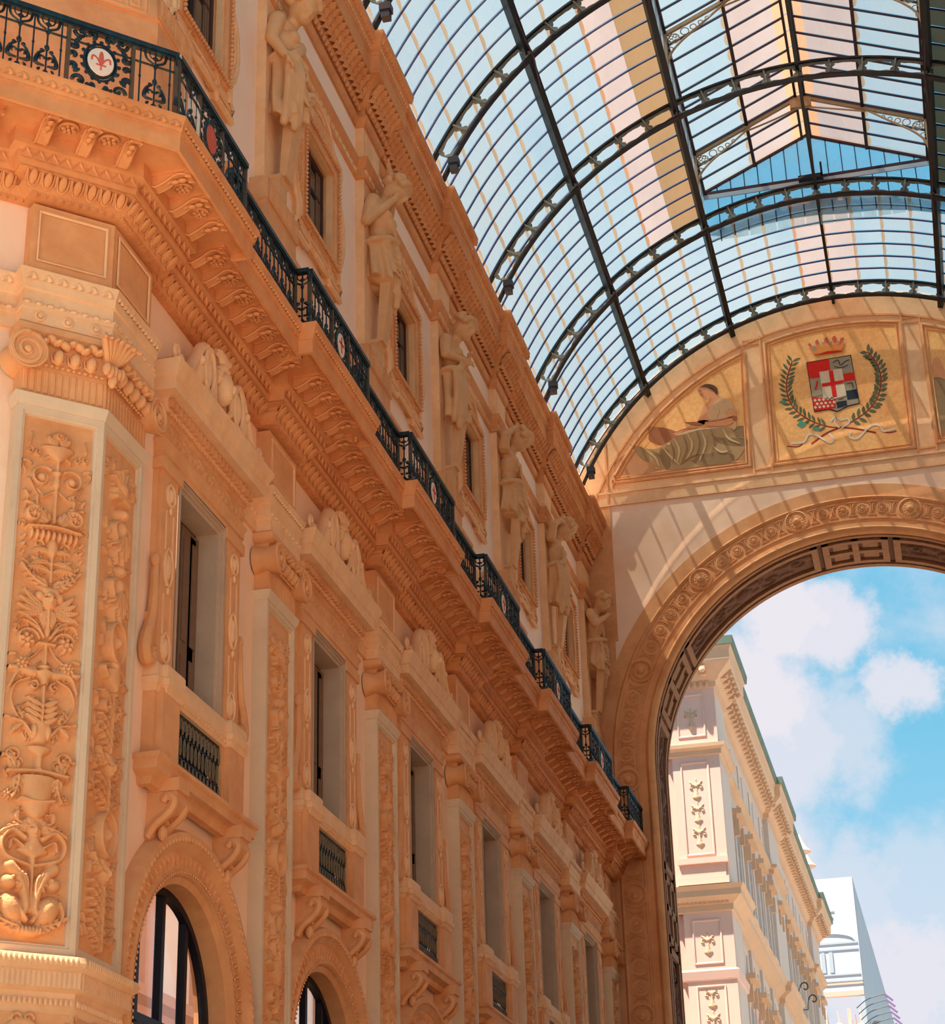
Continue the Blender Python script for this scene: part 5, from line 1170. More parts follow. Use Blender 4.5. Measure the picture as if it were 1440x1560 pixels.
# soffit of the arch: radius AR, from y=0 back to -2.6
SD = 2.6
g = G(); arch_sweep(g, cx, AZ, 0, [(6.47, 0), (6.47, -SD), (6.60, -SD - .02), (6.9, -SD - .02)], 72)
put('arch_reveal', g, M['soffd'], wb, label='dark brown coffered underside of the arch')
g = G()
for r, ya, yb in ((6.37, -.02, -.16), (6.42, -.22, -.28), (6.37, -SD + .30, -SD + .14), (6.40, -SD + .09, -SD)):
    arch_sweep(g, cx, AZ, 0, [(6.48, ya), (r, ya), (r, yb), (6.48, yb)], 72)
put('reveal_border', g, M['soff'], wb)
def coffer(s0, s1, kind):
    """frame of bars on the reveal between two arc positions (crown = 0, camera-left positive)"""
    Q = 6.47; q = Q * PI / 2
    def P(s, y, h):
        if abs(s) <= q: a = PI / 2 - s / Q; return (cx + (Q - h) * math.cos(a), y, AZ + (Q - h) * math.sin(a))
        sg = 1 if s > 0 else -1; return (cx + sg * (Q - h), y, AZ - (abs(s) - q))
    g = G()
    def slab(sa, sb, ya, yb, h):
        n = max(1, int(abs(sb - sa) / .4)); V = []; F = []
        for i in range(n + 1):
            s = sa + (sb - sa) * i / n
            V += [P(s, ya, 0), P(s, ya, h), P(s, yb, h), P(s, yb, 0)]
        for i in range(n): o = 4 * i; F += [(o + j, o + (j + 1) % 4, o + 4 + (j + 1) % 4, o + 4 + j) for j in range(4)]
        F += [(0, 1, 2, 3), tuple(4 * n + j for j in (3, 2, 1, 0))]; g.add(V, F)
    ya, yb = -.40, -SD + .42; b = .2
    slab(s0, s0 + b, ya, yb, .09); slab(s1 - b, s1, ya, yb, .09); slab(s0, s1, ya, ya - b, .09); slab(s0, s1, yb + b, yb, .09)
    if kind == 4:
        m = (s0 + s1) / 2; slab(m - .1, m + .1, ya, yb, .09); ym = (ya + yb) / 2; slab(s0, s1, ym + .1, ym - .1, .09)
        for sa, sb in ((s0 + b, m - .1), (m + .1, s1 - b)):
            for y0, y1 in ((ya - b, ym + .1), (ym - .1, yb + b)): slab(sa + .12, sb - .12, y0 - .1, y1 + .1, .03)
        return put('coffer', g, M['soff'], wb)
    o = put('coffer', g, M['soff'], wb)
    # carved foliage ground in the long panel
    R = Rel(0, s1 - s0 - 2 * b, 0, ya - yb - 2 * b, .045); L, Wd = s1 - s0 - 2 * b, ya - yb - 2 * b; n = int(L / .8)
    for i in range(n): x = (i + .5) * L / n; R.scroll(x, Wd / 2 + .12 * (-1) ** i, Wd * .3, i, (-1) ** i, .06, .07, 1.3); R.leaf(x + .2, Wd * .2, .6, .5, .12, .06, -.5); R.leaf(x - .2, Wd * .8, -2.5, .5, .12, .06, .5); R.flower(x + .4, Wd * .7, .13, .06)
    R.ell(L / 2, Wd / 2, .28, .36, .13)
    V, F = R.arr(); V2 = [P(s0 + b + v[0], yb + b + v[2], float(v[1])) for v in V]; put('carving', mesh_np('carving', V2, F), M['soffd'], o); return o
rd = math.radians
for s0, s1, k in ((-8.6 * 6.47 * PI / 180, 9 * 6.47 * PI / 180, 4), (10.3 * 6.47 * PI / 180, 56 * 6.47 * PI / 180, 1), (57.2 * 6.47 * PI / 180, 75 * 6.47 * PI / 180, 4), (76.2 * 6.47 * PI / 180, 6.47 * PI / 2 + 3.0, 1),
                  (6.47 * PI / 2 + 3.15, 6.47 * PI / 2 + 5.1, 4), (6.47 * PI / 2 + 5.25, 6.47 * PI / 2 + 9.3, 1), (-56 * 6.47 * PI / 180, -10 * 6.47 * PI / 180, 1)):
    coffer(s0, s1, k)
# ---- tympanum: framed panels with paintings
def ztop(x, off=0.0): return VZ + math.sqrt((VR + off) ** 2 - (x + VX) ** 2)     # x local
g = G()
g.box(-8.3, 8.3, 0, .06, 27.02, 27.12); g.box(-8.3, 8.3, 0, .04, 27.12, 27.42); g.box(-8.3, 8.3, 0, .08, 27.42, 27.48)
put('band', g, M['ornl'], wb)
g = G()
TR_ = 8.64
Pb = [(x, 27.42) for x in np.linspace(-8.0, 8.0, 2)] + [(-VX + (VR + .5) * math.cos(a), VZ + (VR + .5) * math.sin(a)) for a in np.linspace(math.asin(3.52 / (VR + .5)), PI - math.asin(3.52 / (VR + .5)), 50)]
g.prism(Pb, .0, .03); put('tympanum_ground', g, M['ornl'], wb)
def arcpts(x0, x1, r, n=14): return [(x, VZ + math.sqrt(r * r - (x + VX) ** 2)) for x in np.linspace(x0, x1, n)]
rp_ = 8.28
panels = {'lady': [(2.80, 27.83), (7.0, 27.83), (7.0, VZ + math.sqrt(rp_ ** 2 - 7.3 ** 2))] + arcpts(6.9, 2.68, rp_), 'arms': [(-2.14, 27.76), (1.97, 27.76)] + arcpts(1.90, -2.17, rp_), 'other': [(-6.9, 27.83), (-2.93, 27.83)] + arcpts(-2.93, -6.8, rp_)}
for k, P in panels.items():
    g = G(); g.sweep(P, [(-.10, .03), (-.10, .09), (-.05, .11), (-.02, .09), (-.01, .05), (0.03, .04), (.05, .08), (.08, .07), (.09, .03)], closed=True, xz=True); put('panel_frame', g, M['orn'], wb)
g = G()
for xa, xb in ((2.10, 2.66), (-2.82, -2.28)):
    for x in (xa, xb): g.box(x - .03, x + .03, .03, .07, 27.48, ztop(x, -.2))
    for z in (27.62, 31.95, 32.1): g.box(xa, xb, .03, .06, z, z + .06)
for x in (7.2,): g.box(x - .03, x + .03, .03, .07, 27.1, 29.2)
pr_ = 8.60
g.sweep(arcpts(8.0, -8.0, pr_, 40), [(-.03, .03), (-.03, .08), (.03, .08), (.03, .03)], xz=True)
put('pilaster_strips', g, M['orn'], wb)
def paint(layers, parent_name, parent, label=None, y=.045):
    o = None
    for i, (m, polys) in enumerate(layers):
        g = G()
        for P in polys: yy = y + .004 * i; g.prism(P, yy - .003, yy)
        ob = put(parent_name if i == 0 else 'painted_' + m[2:], g.mesh('paint', False), M[m], parent if i == 0 else o, label=label if i == 0 else None)
        if i == 0: o = ob
    return o
def blob(P, n=4): Q = smooth_pts([(x, z) for x, z in P] + [P[0]], n); return [(float(p[0]), float(p[1])) for p in Q[:-1]]
# lady : picture coordinates (px in a 1440x1200 study of the panel) -> local x, z
def LP(a, b):
    # crop origin (920,560) scale 6 ; affine fitted on the panel corners
    u, v = 920 + a / 6, 560 + b / 6
    X = 7.0 - (u - 936) * .02045 + (v - 740) * .0010; Z = 27.75 + (740 - v) * .0214 - (u - 936) * .0028; return (X, Z)
L = lambda *p: blob([LP(a, b) for a, b in p], 4)
ground = panels['lady']
lady = [('gold', [ground]),
 ('p_rock', [[LP(103, 1000), LP(103, 880), LP(190, 800), LP(350, 740), LP(560, 940), LP(380, 985)], [LP(1180, 860), LP(1180, 540), LP(1300, 530), LP(1325, 850)], [LP(103, 1060), LP(103, 1020), LP(1320, 855), LP(1325, 900)]]),
 ('p_brown', [L((395, 520), (500, 530), (610, 550), (700, 610), (560, 710), (430, 665), (425, 590))]),
 ('p_skin', [L((470, 930), (520, 880), (580, 940)), L((640, 600), (800, 520), (900, 470), (980, 480), (860, 545), (720, 610)), L((900, 150), (960, 120), (1050, 160), (1060, 230), (1100, 250), (1200, 330), (1230, 420), (1150, 500), (1000, 530), (880, 500), (900, 420), (940, 320), (990, 280), (940, 255), (905, 220), (880, 180))]),
 ('p_robe', [L((370, 740), (500, 740), (640, 650), (860, 550), (1120, 530), (1220, 590), (1300, 620), (1300, 720), (1180, 870), (900, 910), (580, 945), (430, 870))]),
 ('p_robe2', [L((520, 740), (600, 760), (620, 900), (580, 940), (530, 850)), L((980, 600), (1060, 640), (1300, 650), (1290, 720), (1080, 700)), L((1200, 540), (1290, 530), (1300, 620), (1220, 620)), L((800, 860), (1000, 780), (1180, 800), (1160, 870), (900, 905)), L((250, 700), (380, 740), (430, 860), (350, 830))]),
 ('p_paper', [L((660, 625), (760, 580), (900, 550), (1060, 545), (900, 562), (760, 600)), L((580, 700), (620, 680), (610, 705))]),
 ('p_blouse', [L((1000, 330), (1080, 260), (1150, 270), (1210, 340), (1220, 400), (1120, 450), (1000, 470), (960, 420)), L((1180, 540), (1215, 480), (1225, 530), (1200, 570))]),
 ('p_skin', [L((940, 490), (1080, 460), (1180, 440), (1225, 440), (1180, 510), (1060, 530), (950, 520)), L((1120, 380), (1190, 360), (1225, 430), (1150, 450))]),
 ('p_hair', [L((900, 150), (960, 118), (1030, 130), (1065, 170), (1060, 225), (1020, 180), (960, 150))]),
 ('p_brown', [L((750, 490), (860, 490), (930, 520), (820, 520)), L((1190, 430), (1230, 440), (1225, 480), (1195, 475))])]
def ribL(pts, w_):
    P = [np.array(LP(*p)) for p in smooth_pts(pts, 4)]; Lf = []; Rt = []; n_p = len(P)
    for i in range(n_p):
        d = P[min(i + 1, n_p - 1)] - P[max(0, i - 1)]; d = d / (np.hypot(*d) + 1e-9); q = w_ * math.sin(PI * (.1 + .8 * i / (n_p - 1))); n_ = np.array([-d[1], d[0]]) * q; Lf.append(tuple(P[i] + n_)); Rt.append(tuple(P[i] - n_))
    return [(float(a), float(b)) for a, b in Lf + Rt[::-1]]
lady += [('p_fold', [ribL(p, .035) for p in ([(660, 640), (700, 760), (680, 880)], [(780, 600), (820, 720), (760, 860)], [(560, 745), (620, 820), (700, 900)], [(900, 570), (940, 700), (880, 860)], [(1100, 560), (1150, 650), (1250, 700)], [(400, 760), (480, 830), (520, 920)], [(1000, 720), (1080, 780), (1160, 760)], [(1010, 320), (1060, 380), (1040, 460)], [(1120, 290), (1150, 340), (1130, 420)])]),
 ('p_robe2', [ribL(p, .025) for p in ([(620, 680), (650, 780), (640, 890)], [(740, 620), (770, 740), (720, 880)], [(860, 570), (890, 700), (840, 860)], [(990, 560), (1020, 680), (980, 820)], [(1180, 560), (1230, 620), (1290, 640)], [(440, 760), (500, 800), (560, 860)], [(700, 900), (820, 820), (960, 800)])]),
 ('p_brown', [ribL([(884, 180), (905, 190), (915, 185)], .012), ribL([(900, 222), (920, 228), (930, 222)], .012), ribL([(1000, 250), (990, 290), (960, 330)], .012), ribL([(940, 500), (1080, 470), (1190, 450)], .014), ribL([(640, 600), (760, 560), (860, 550)], .012), ribL([(460, 540), (560, 600), (590, 680)], .014), ribL([(410, 540), (460, 620), (540, 690)], .014)]),
 ('p_hair', [ribL([(960, 140), (1010, 150), (1050, 190)], .02)])]
paint(lady, 'mural', wb, 'gold mural of a woman in a green-grey robe, reclining and reading')
def AP(a, b):
    u, v = 1160 + a / 5.143, 490 + b / 5.143
    X = 1.97 - (u - 1183) * .01985 + (v - 707) * .0012; Z = 27.75 + (707 - v) * .0229 - (u - 1183) * .00265; return (X, Z)
Q = lambda *p: [AP(a, b) for a, b in p]; QB = lambda *p: blob([AP(a, b) for a, b in p], 4)
def rib_(pts, w_):
    P = [np.array(AP(*p)) for p in smooth_pts(pts, 4)]; Lf = []; Rt = []
    for i in range(len(P)):
        d = P[min(i + 1, len(P) - 1)] - P[max(0, i - 1)]; d = d / (np.hypot(*d) + 1e-9); n_ = np.array([-d[1], d[0]]) * w_; Lf.append(tuple(P[i] + n_)); Rt.append(tuple(P[i] - n_))
    return [(float(a), float(b)) for a, b in Lf + Rt[::-1]]
def leafp(a, b, ang, l=55, w_=13): c, s = math.cos(ang), -math.sin(ang); return QB((a, b), (a + l * .5 * c - w_ * s, b + l * .5 * s + w_ * c), (a + l * c, b + l * s), (a + l * .5 * c + w_ * s, b + l * .5 * s - w_ * c))
leaves = []; rnd = random.Random(3)
stemL = [(620, 850), (520, 835), (400, 790), (300, 720), (245, 640), (225, 540), (240, 440), (280, 330)]; stemR = [(620, 850), (730, 800), (850, 720), (920, 640), (960, 540), (965, 440), (940, 350), (880, 270)]
for st, sg in ((stemL, 1), (stemR, -1)):
    S = smooth_pts(st, 3)
    for i in range(3, len(S)):
        d = S[i] - S[i - 1]; a = math.atan2(-d[1], d[0])
        for k in (-1, 1): leaves.append(leafp(S[i][0], S[i][1], a + k * (.75 + rnd.random() * .25), 62 + rnd.random() * 14, 11 if sg > 0 else 14))
S0 = Q((395, 345), (575, 318)); 
arms = [('gold', [panels['arms']]),
 ('p_stem', [rib_(stemL, .022), rib_(stemR, .022), rib_([(620, 850), (520, 890), (400, 970)], .03), rib_([(640, 845), (760, 860), (900, 890)], .03), rib_([(950, 880), (1000, 890), (1060, 880)], .02), rib_([(330, 970), (290, 990), (210, 985)], .02)]),
 ('p_leaf', leaves),
 ('p_teal', [leafp(290, 825, .1, 80, 24), leafp(410, 862, .1, 70, 14), leafp(160, 650, .1, 60, 14)]),
 ('p_cream', [rib_([(240, 965), (340, 955), (380, 900), (440, 905), (540, 960), (570, 935), (540, 890)], .03), rib_([(1050, 860), (960, 880), (930, 835), (860, 840), (760, 930), (700, 920), (710, 880)], .03), rib_([(560, 800), (590, 770), (640, 790), (690, 780), (700, 810), (640, 850)], .028), rib_([(620, 850), (590, 810), (600, 770)], .02)]),
 ('p_blk', [Q((390, 340), (745, 288), (792, 668), (700, 690), (614, 730), (550, 712), (432, 728))]),
 ('p_gry', [Q((396, 346), (740, 296), (786, 662), (696, 682), (614, 722), (556, 704), (438, 720))]),
 ('p_red', [Q((396, 346), (572, 320), (580, 412), (492, 422), (496, 462), (410, 470)), Q((676, 436), (762, 424), (770, 486), (684, 496)), Q((424, 612), (600, 630), (608, 700), (438, 720))]),
 ('p_blk', [Q((690, 570), (776, 556), (782, 628), (698, 638)), Q((610, 655), (690, 642), (694, 682), (616, 704))]),
 ('p_gry', [Q((414, 475), (494, 464), (506, 600), (424, 610))]),
 ('p_whit', [Q((490, 420), (668, 396), (692, 606), (600, 630), (512, 626))] + [blob([AP(444 + 33 * i + 16 * (j % 2), 628 + 27 * j - 3 * i), AP(458 + 33 * i + 16 * (j % 2), 640 + 27 * j - 3 * i), AP(446 + 33 * i + 16 * (j % 2), 652 + 27 * j - 3 * i), AP(434 + 33 * i + 16 * (j % 2), 640 + 27 * j - 3 * i)], 2) for i in range(5) for j in range(3)]),
 ('p_red', [Q((564, 412), (598, 408), (620, 616), (584, 620)), rib_([(450, 560), (465, 520), (470, 490)], .03)]),
 ('p_red', [Q((504, 512), (676, 486), (680, 512), (508, 538))]),
 ('p_blk', [rib_([(600, 350), (640, 330), (660, 370), (700, 340), (730, 330)], .012), rib_([(610, 380), (660, 390), (720, 370)], .012), rib_([(700, 520), (740, 510), (750, 545)], .012), rib_([(630, 640), (670, 630)], .012)]),
 ('p_rose', [Q((462, 290), (460, 270), (690, 245), (676, 268)), QB((412, 200), (430, 195), (450, 230), (455, 260), (440, 250)), QB((470, 180), (490, 165), (500, 190), (510, 220), (480, 215)), QB((540, 165), (560, 150), (572, 170), (575, 205), (550, 205)), QB((605, 155), (625, 140), (640, 160), (640, 200), (615, 190)), QB((670, 160), (698, 155), (690, 190), (676, 230), (660, 215))]),
 ('p_gold', [Q((428, 215), (452, 285), (684, 258), (694, 180), (668, 210), (640, 185), (612, 212), (560, 196), (528, 222), (490, 200), (464, 235))]),
 ('p_gry', [Q((440, 222), (470, 215), (480, 250), (452, 256)), Q((580, 188), (606, 185), (602, 212), (584, 212)), Q((648, 184), (668, 182), (664, 214), (650, 214)), Q((520, 190), (540, 188), (542, 212), (524, 214))]),
 ('p_red', [Q((470, 288), (560, 262), (640, 256), (682, 262), (600, 275))])]
paint(arms, 'mural', wb, 'gold panel with a crowned red, white and black coat of arms between laurel branches')
oth = [('gold', [panels['other']]), ('p_skin', [blob([(-2.95, 30.1), (-3.1, 30.6), (-3.3, 30.5), (-3.4, 29.6), (-3.1, 29.2), (-2.95, 29.3)])]), ('p_robe2', [blob([(-2.95, 29.9), (-3.15, 29.95), (-3.6, 29.7), (-5.0, 29.0), (-5.8, 28.2), (-2.96, 28.1), (-2.95, 29.0)])]), ('p_brown', [[(-6.8, 27.9), (-2.95, 27.9), (-2.95, 28.15), (-6.6, 28.15)]])]
paint(oth, 'mural', wb, 'gold mural with a dark draped figure at the right edge')

# ================================================================ glass roof
Y0V = 20.3
RY = [26.0, 31.7, 37.4, 43.1, 48.8, 54.6]
def vp(a, r, y): return (VX - r * math.sin(a), y, VZ + r * math.cos(a))      # a from the crown, + to camera-left
AMAX = rd(66); DA = rd(5.2)
LAN = rd(20.8)
def build_rib():
    t = thing('roof_rib', 'x', 'roof rib', (VX, RY[0], VZ), 0, 'ladder-shaped roof ribs')
    def v(a, r, y): return (-r * math.sin(a), y, r * math.cos(a))
    for r, wd, nm in ((VR, .09, 'lower_chord'), (VR + .46, .10, 'upper_chord')):
        g = G(); n = 60; V = []; F = []
        for i in range(n + 1):
            a = -AMAX + 2 * AMAX * i / n; V += [v(a, r, -wd), v(a, r, wd), v(a, r + .05, wd), v(a, r + .05, -wd)]
        for i in range(n): o = 4 * i; F += [(o + j, o + (j + 1) % 4, o + 4 + (j + 1) % 4, o + 4 + j) for j in range(4)]
        g.add(V, F); put(nm, g, M['steel'], t)
    # openwork cell: plate with a star-cut hole
    g = G(); H = .41; wh = VR * DA / 2 * 1.0; no = []; n = 24
    hole = []
    for k in range(n):
        a = 2 * PI * k / n; q = 1.0 + .13 * math.cos(8 * a); hx, hz = (wh * .84) * math.copysign(abs(math.cos(a)) ** .55, math.cos(a)) * (q if abs(math.cos(a)) > .5 else 1), (H * .36) * math.copysign(abs(math.sin(a)) ** .6, math.sin(a)) * q
        hole.append((hx, hz + H / 2)); m = max(abs(math.cos(a)) / wh, abs(math.sin(a)) / (H / 2)); no.append((math.cos(a) / m, math.sin(a) / m + H / 2))
    for y in (-.02, .02):
        V = [(x, y, z) for x, z in hole] + [(x, y, z) for x, z in no]; g.add(V, [(k, (k + 1) % n, n + (k + 1) % n, n + k) for k in range(n)])
    V = [(x, -.02, z) for x, z in hole] + [(x, .02, z) for x, z in hole]; g.add(V, [(k, n + k, n + (k + 1) % n, (k + 1) % n) for k in range(n)])
    g.box(wh - .02, wh + .02, -.09, .09, 0, H)
    cell = g.mesh('openwork', False)
    k = -12
    for k in range(-12, 12):
        a = (k + .5) * DA; o = put('openwork_cell', cell, M['steelw'], t, v(a, VR + .05, 0)); o.rotation_euler.y = -a
    for s in (-1, 1): a = s * AMAX * .985; g = G(); p = v(rd(62.5) * s, VR, 0); g.box(p[0] - .12, p[0] + .12, -.12, .12, p[2] - .12, p[2] + .05); g.box(p[0] - .09, p[0] + .09, -.1, .1, p[2] - .3, p[2] - .12); put('shoe', g, M['steel'], t)
    return t
rb = build_rib(); rl = ['first roof rib, only its foot at the top edge beside the cornice', 'second roof rib from the near end, its foot behind the cornice', 'third roof rib, landing behind the cornice at mid height', 'fourth roof rib, running just under the start of the lantern arch', 'fifth roof rib, below the blue glass gable', 'last roof rib, lying against the painted end wall']
for i, y in enumerate(RY):
    if i == 0: rb['label'] = rl[0]
    else: dup(rb, (VX, y, VZ), rl[i])
# purlins
YG = 49.9
pl = {41.6: 'thick dark lengthwise beam, leftmost of those crossing the ribs', 20.8: 'thick dark lengthwise beam along the left side of the roof lantern', 0: 'thin ridge beam down the middle of the vault', -20.8: 'thick dark lengthwise beam along the right side of the roof lantern', -41.6: 'lengthwise beam right of the lantern, out of the frame'}
for ad, lab in pl.items():
    a = rd(ad); wdt = .16 if abs(ad) > 1 else .09
    t = thing('purlin', lab, 'roof beam', (0, 0, 0), 0, 'lengthwise roof beams')
    g = G(); g.bar(vp(a, VR + .30, Y0V), vp(a, VR + .30, YE), wdt, .30 if abs(ad) > 1 else .12, up=(math.sin(a), 0, -math.cos(a))); put('beam', g.mesh('beam', False), M['purl'], t)
    if abs(ad) > 1:
        ys = [Y0V] + RY
        for i in range(len(ys) - 1):
            ya, yb = ys[i], ys[i + 1]; P = [vp(a, VR - .02 + (.24 * (1 - (2 * f - 1) ** 2)), ya + (yb - ya) * f) for f in np.linspace(0, 1, 9)]
            g = G(); g.tube(P, .022, 5); put('bowed_rod', g, M['barb'], t)
# panes: one thin sheet per opening between bars and laps
NY = 8
def bay_glass(i, ya, yb, lab):
    t = thing('vault_glazing', lab, 'glass roof', (VX, ya, VZ), 0, 'bays of vault glazing')
    L = yb - ya; n = max(1, round(L / .7125)); s = L / n; r = VR + .56; full = ya >= RY[4] - .01
    # pane mesh (faces down), lap strip along one edge, scalloped
    hw = r * math.tan(DA / 2); pm = {}
    for mt in ('gl', 'glp', 'glo', 'beige'):
        g = G(); g.box(-hw, hw, .02, s - .02, 0, .008)
        g.mi = 1; m = 9; V = []; F = []
        if mt != 'beige':
            for k in range(m): f = k / (m - 1); V += [(-hw - .02, .02 + (s - .04) * f, -.01), (-hw + .035 + .05 * math.sin(PI * f) ** .6, .02 + (s - .04) * f, -.012)]
            for k in range(m - 1): F.append((2 * k, 2 * k + 1, 2 * k + 3, 2 * k + 2))
            g.add(V, F)
        me = g.mesh('pane', False); me.materials.append(M[mt]); me.materials.append(M['lap']); pm[mt] = me
    for k in range(-12, 12):
        a = (k + .5) * DA
        inl = abs(a) < LAN
        if inl and not full and yb <= RY[4] + .01: continue
        for j in range(n):
            y = s * j
            mt = 'beige' if (3.9 < abs(a / DA) < 5 and not full) else 'glp' if abs(a / DA) < 6 else 'gl'
            if full: mt = 'gl' if (abs(a / DA) > 1.1) else 'glp'  # crown rows tinted: a warm reflection streak put into the glass colour
            if inl and ya + y + s < YG: continue
            p = vp(a, r, 0); o = put('pane', pm[mt], pm[mt].materials[0], t, (p[0] - VX, y, p[2] - VZ)); o.rotation_euler.y = -a
    V4 = []
    for j in range(n + 1):
        y = s * j; segs = [(-AMAX, AMAX)] if (full and ya + y >= YG - .4) else [(-AMAX, -LAN), (LAN, AMAX)]
        for a0, a1 in segs:
            g = G(); m = 26; V = []; F = []
            for q in range(m + 1):
                a = a0 + (a1 - a0) * q / m; P0 = vp(a, r - .05, y); P1 = vp(a, r + .0, y)
                V += [(P0[0] - VX, y - .009, P0[2] - VZ), (P0[0] - VX, y + .009, P0[2] - VZ), (P1[0] - VX, y + .009, P1[2] - VZ), (P1[0] - VX, y - .009, P1[2] - VZ)]
            for q in range(m): o = 4 * q; F += [(o + b, o + (b + 1) % 4, o + 4 + (b + 1) % 4, o + 4 + b) for b in range(4)]
            g.add(V, F); put('glazing_bar', g.mesh('gb', False), M['bar'] if a1 > LAN or full else M['bar'], t)
ys = [Y0V] + RY + [YE]
bl = ['glazed vault bay at the top edge beside the nearest cornice', 'glazed vault bay between the first and second ribs', 'glazed vault bay between the second and third ribs', 'glazed vault bay between the third and fourth ribs', 'glazed vault bay between the fourth and fifth ribs', 'glazed vault bay between the fifth and last ribs, above the painted wall', 'narrow glazed strip between the last rib and the end wall']
for i in range(7): bay_glass(i, ys[i], ys[i + 1], bl[i])
# ---- raised lantern
ex = VX - (VR + .3) * math.sin(LAN); exr = VX + (VR + .3) * math.sin(LAN); ez = 34.25; az = 35.7; ax_ = .17
ex -= .02
def slope(f, side): return ((ax_ + (ex - ax_) * f) if side < 0 else (ax_ + (exr - ax_) * f), az + (ez - az) * f)
lt = thing('lantern', 'raised ridge lantern with pitched glass roof running along the vault crown', 'roof lantern')
zb = VZ + (VR + .5) * math.cos(LAN)
for nm, x in (('left_eave_beam', ex), ('right_eave_beam', exr)): g = G(); g.box(x - .07, x + .07, Y0V, YG, ez - .12, ez + .02); g.box(x - .05, x + .05, Y0V, YG, zb - .05, zb + .05); put('eave_beam', g.mesh('eb', False), M['barb'], lt)
g = G(); g.box(ax_ - .16, ax_ - .09, Y0V, YG, az - .16, az - .02); g.box(ax_ + .09, ax_ + .16, Y0V, YG, az - .16, az - .02); put('ridge_beam', g.mesh('rb', False), M['steel'], lt)
for s in (-1, 1):
    x, z = slope(.5, s); g = G(); g.bar((x, Y0V, z - .06), (x, YG, z - .06), .09, .12); put('mid_purlin', g.mesh('mb', False), M['barb'], lt)
nb = int((YG - Y0V) / .7125); sy = (YG - Y0V) / nb
xsl = math.hypot(ex - ax_, ez - az)
pms = {}
for f0, f1, mt, s in ((.5, 1, 'gl', -1), (0, .5, 'glp', -1), (0, .12, 'glo', -1), (0, .5, 'glp', 1), (.5, 1, 'gl', 1), (0, .16, 'glo', 1)):
    if (f0, f1) in ((0, .12), (0, .16)): continue
for j in range(nb):
    y = Y0V + j * sy
    if y < 30: continue
    for s in (-1, 1):
        for f0, f1, mt in ((0, .12, 'glo'), (.12, .5, 'glp'), (.5, 1, 'gl')):
            key = (s, mt)
            if key not in pms:
                a, b = slope(f0, s), slope(f1, s); g = G()
                g.add([(a[0], .02, a[1]), (b[0], .02, b[1]), (b[0], sy - .02, b[1]), (a[0], sy - .02, a[1]), (a[0], .02, a[1] + .01), (b[0], .02, b[1] + .01), (b[0], sy - .02, b[1] + .01), (a[0], sy - .02, a[1] + .01)], [(0, 1, 2, 3), (4, 7, 6, 5), (0, 4, 5, 1), (2, 6, 7, 3)])
                if f0 == .12:
                    g.mi = 1; V = []; F = []
                    for k in range(7): q = k / 6; e = slope(.5 + .035 * math.sin(PI * q) ** .6 + .01, s); e0 = slope(.5, s); V += [(e0[0], .02 + (sy - .04) * q, e0[1] - .015), (e[0], .02 + (sy - .04) * q, e[1] - .015)]
                    for k in range(6): F.append((2 * k, 2 * k + 1, 2 * k + 3, 2 * k + 2))
                    g.add(V, F)
                me = g.mesh('lp', False); me.materials.append(M[mt]); me.materials.append(M['lap']); pms[key] = me
            put('pane', pms[key], M[mt], lt, (0, y, 0))
for j in range(nb + 1):
    y = Y0V + j * sy
    if y < 29: continue
    for s in (-1, 1): a, b = slope(0.03, s), slope(1, s); g = G(); g.bar((a[0], y, a[1] - .04), (b[0], y, b[1] - .04), .028, .06); put('glazing_bar', g.mesh('lb', False), M['barb'], lt)
    x = ex
for s, x in ((-1, ex), (1, exr)):
    for j in range(nb):
        y = Y0V + j * sy
        if y < 29: continue
        g = G(); g.box(x - .004, x + .004, .03, sy - .03, zb + .05, ez - .12); g.box(x - .02, x + .02, -.02, .02, zb, ez); 
        if 'side' not in pms: pms['side'] = g.mesh('sp', False); pms['side'].vertices[0].co = pms['side'].vertices[0].co
        put('side_pane', g.mesh('sp', False), M['gl'], lt, (0, y, 0))
# trusses with filigree brackets
for yt in (36.4, 42.1, 47.8):
    for s in (-1, 1):
        a, b = slope(0, s), slope(1, s); g = G(); g.bar((a[0], yt, a[1] - .12), (b[0], yt, b[1] - .12), .09, .10); x = b[0]; g.box(x - .07, x + .07, yt - .05, yt + .05, zb, ez); put('rafter', g.mesh('rf', False), M['barb'] if 0 else M['brkt'], lt)
        d = -s
        P = [(x, zb + .15), (x + d * .10, zb + .75), (x + d * .42, ez - .42), (x + d * .95, ez - .0), (x + d * 1.7, slope(1 - 1.7 / abs(ex - ax_), s)[1] - .17)]
        P3 = [(float(p[0]), yt, float(p[1])) for p in smooth_pts(P, 5)]
        g = G(); g.tube(P3, .035, 6); 
        xx = x + d * .35; 
        def rr(px, pz, r, t_=.016): g.tube([(px + r * math.cos(q), yt, pz + r * math.sin(q)) for q in np.linspace(0, 2 * PI, 11)[:-1]], t_, 4, close=True)
        for px, pz, r in ((.26, -.28, .15), (.14, -.62, .09), (.1, -.84, .06), (.55, -.1, .11), (.78, -.0, .08), (.98, .1, .06), (.14, -.10, .07), (.42, .07, .07), (1.16, .2, .05)): rr(x + d * px, ez + pz, r); 
        for k in range(5): q = k * 2 * PI / 5; rr(x + d * .26 + .085 * math.cos(q), ez - .28 + .085 * math.sin(q), .045, .012)
        g.tube(smooth_pts([(x + d * 1.6, yt, slope(.5, s)[1] - .25), (x + d * 2.4, yt, slope(.3, s)[1] - .3), (ax_, yt, az - .45)], 4), .03, 5)
        put('filigree_bracket', g, M['brkt'], lt)
    g = G(); g.box(ax_ - .3, ax_ + .3, yt - .06, yt + .06, az - .5, az - .1); put('ridge_plate', g, M['brkt'], lt)
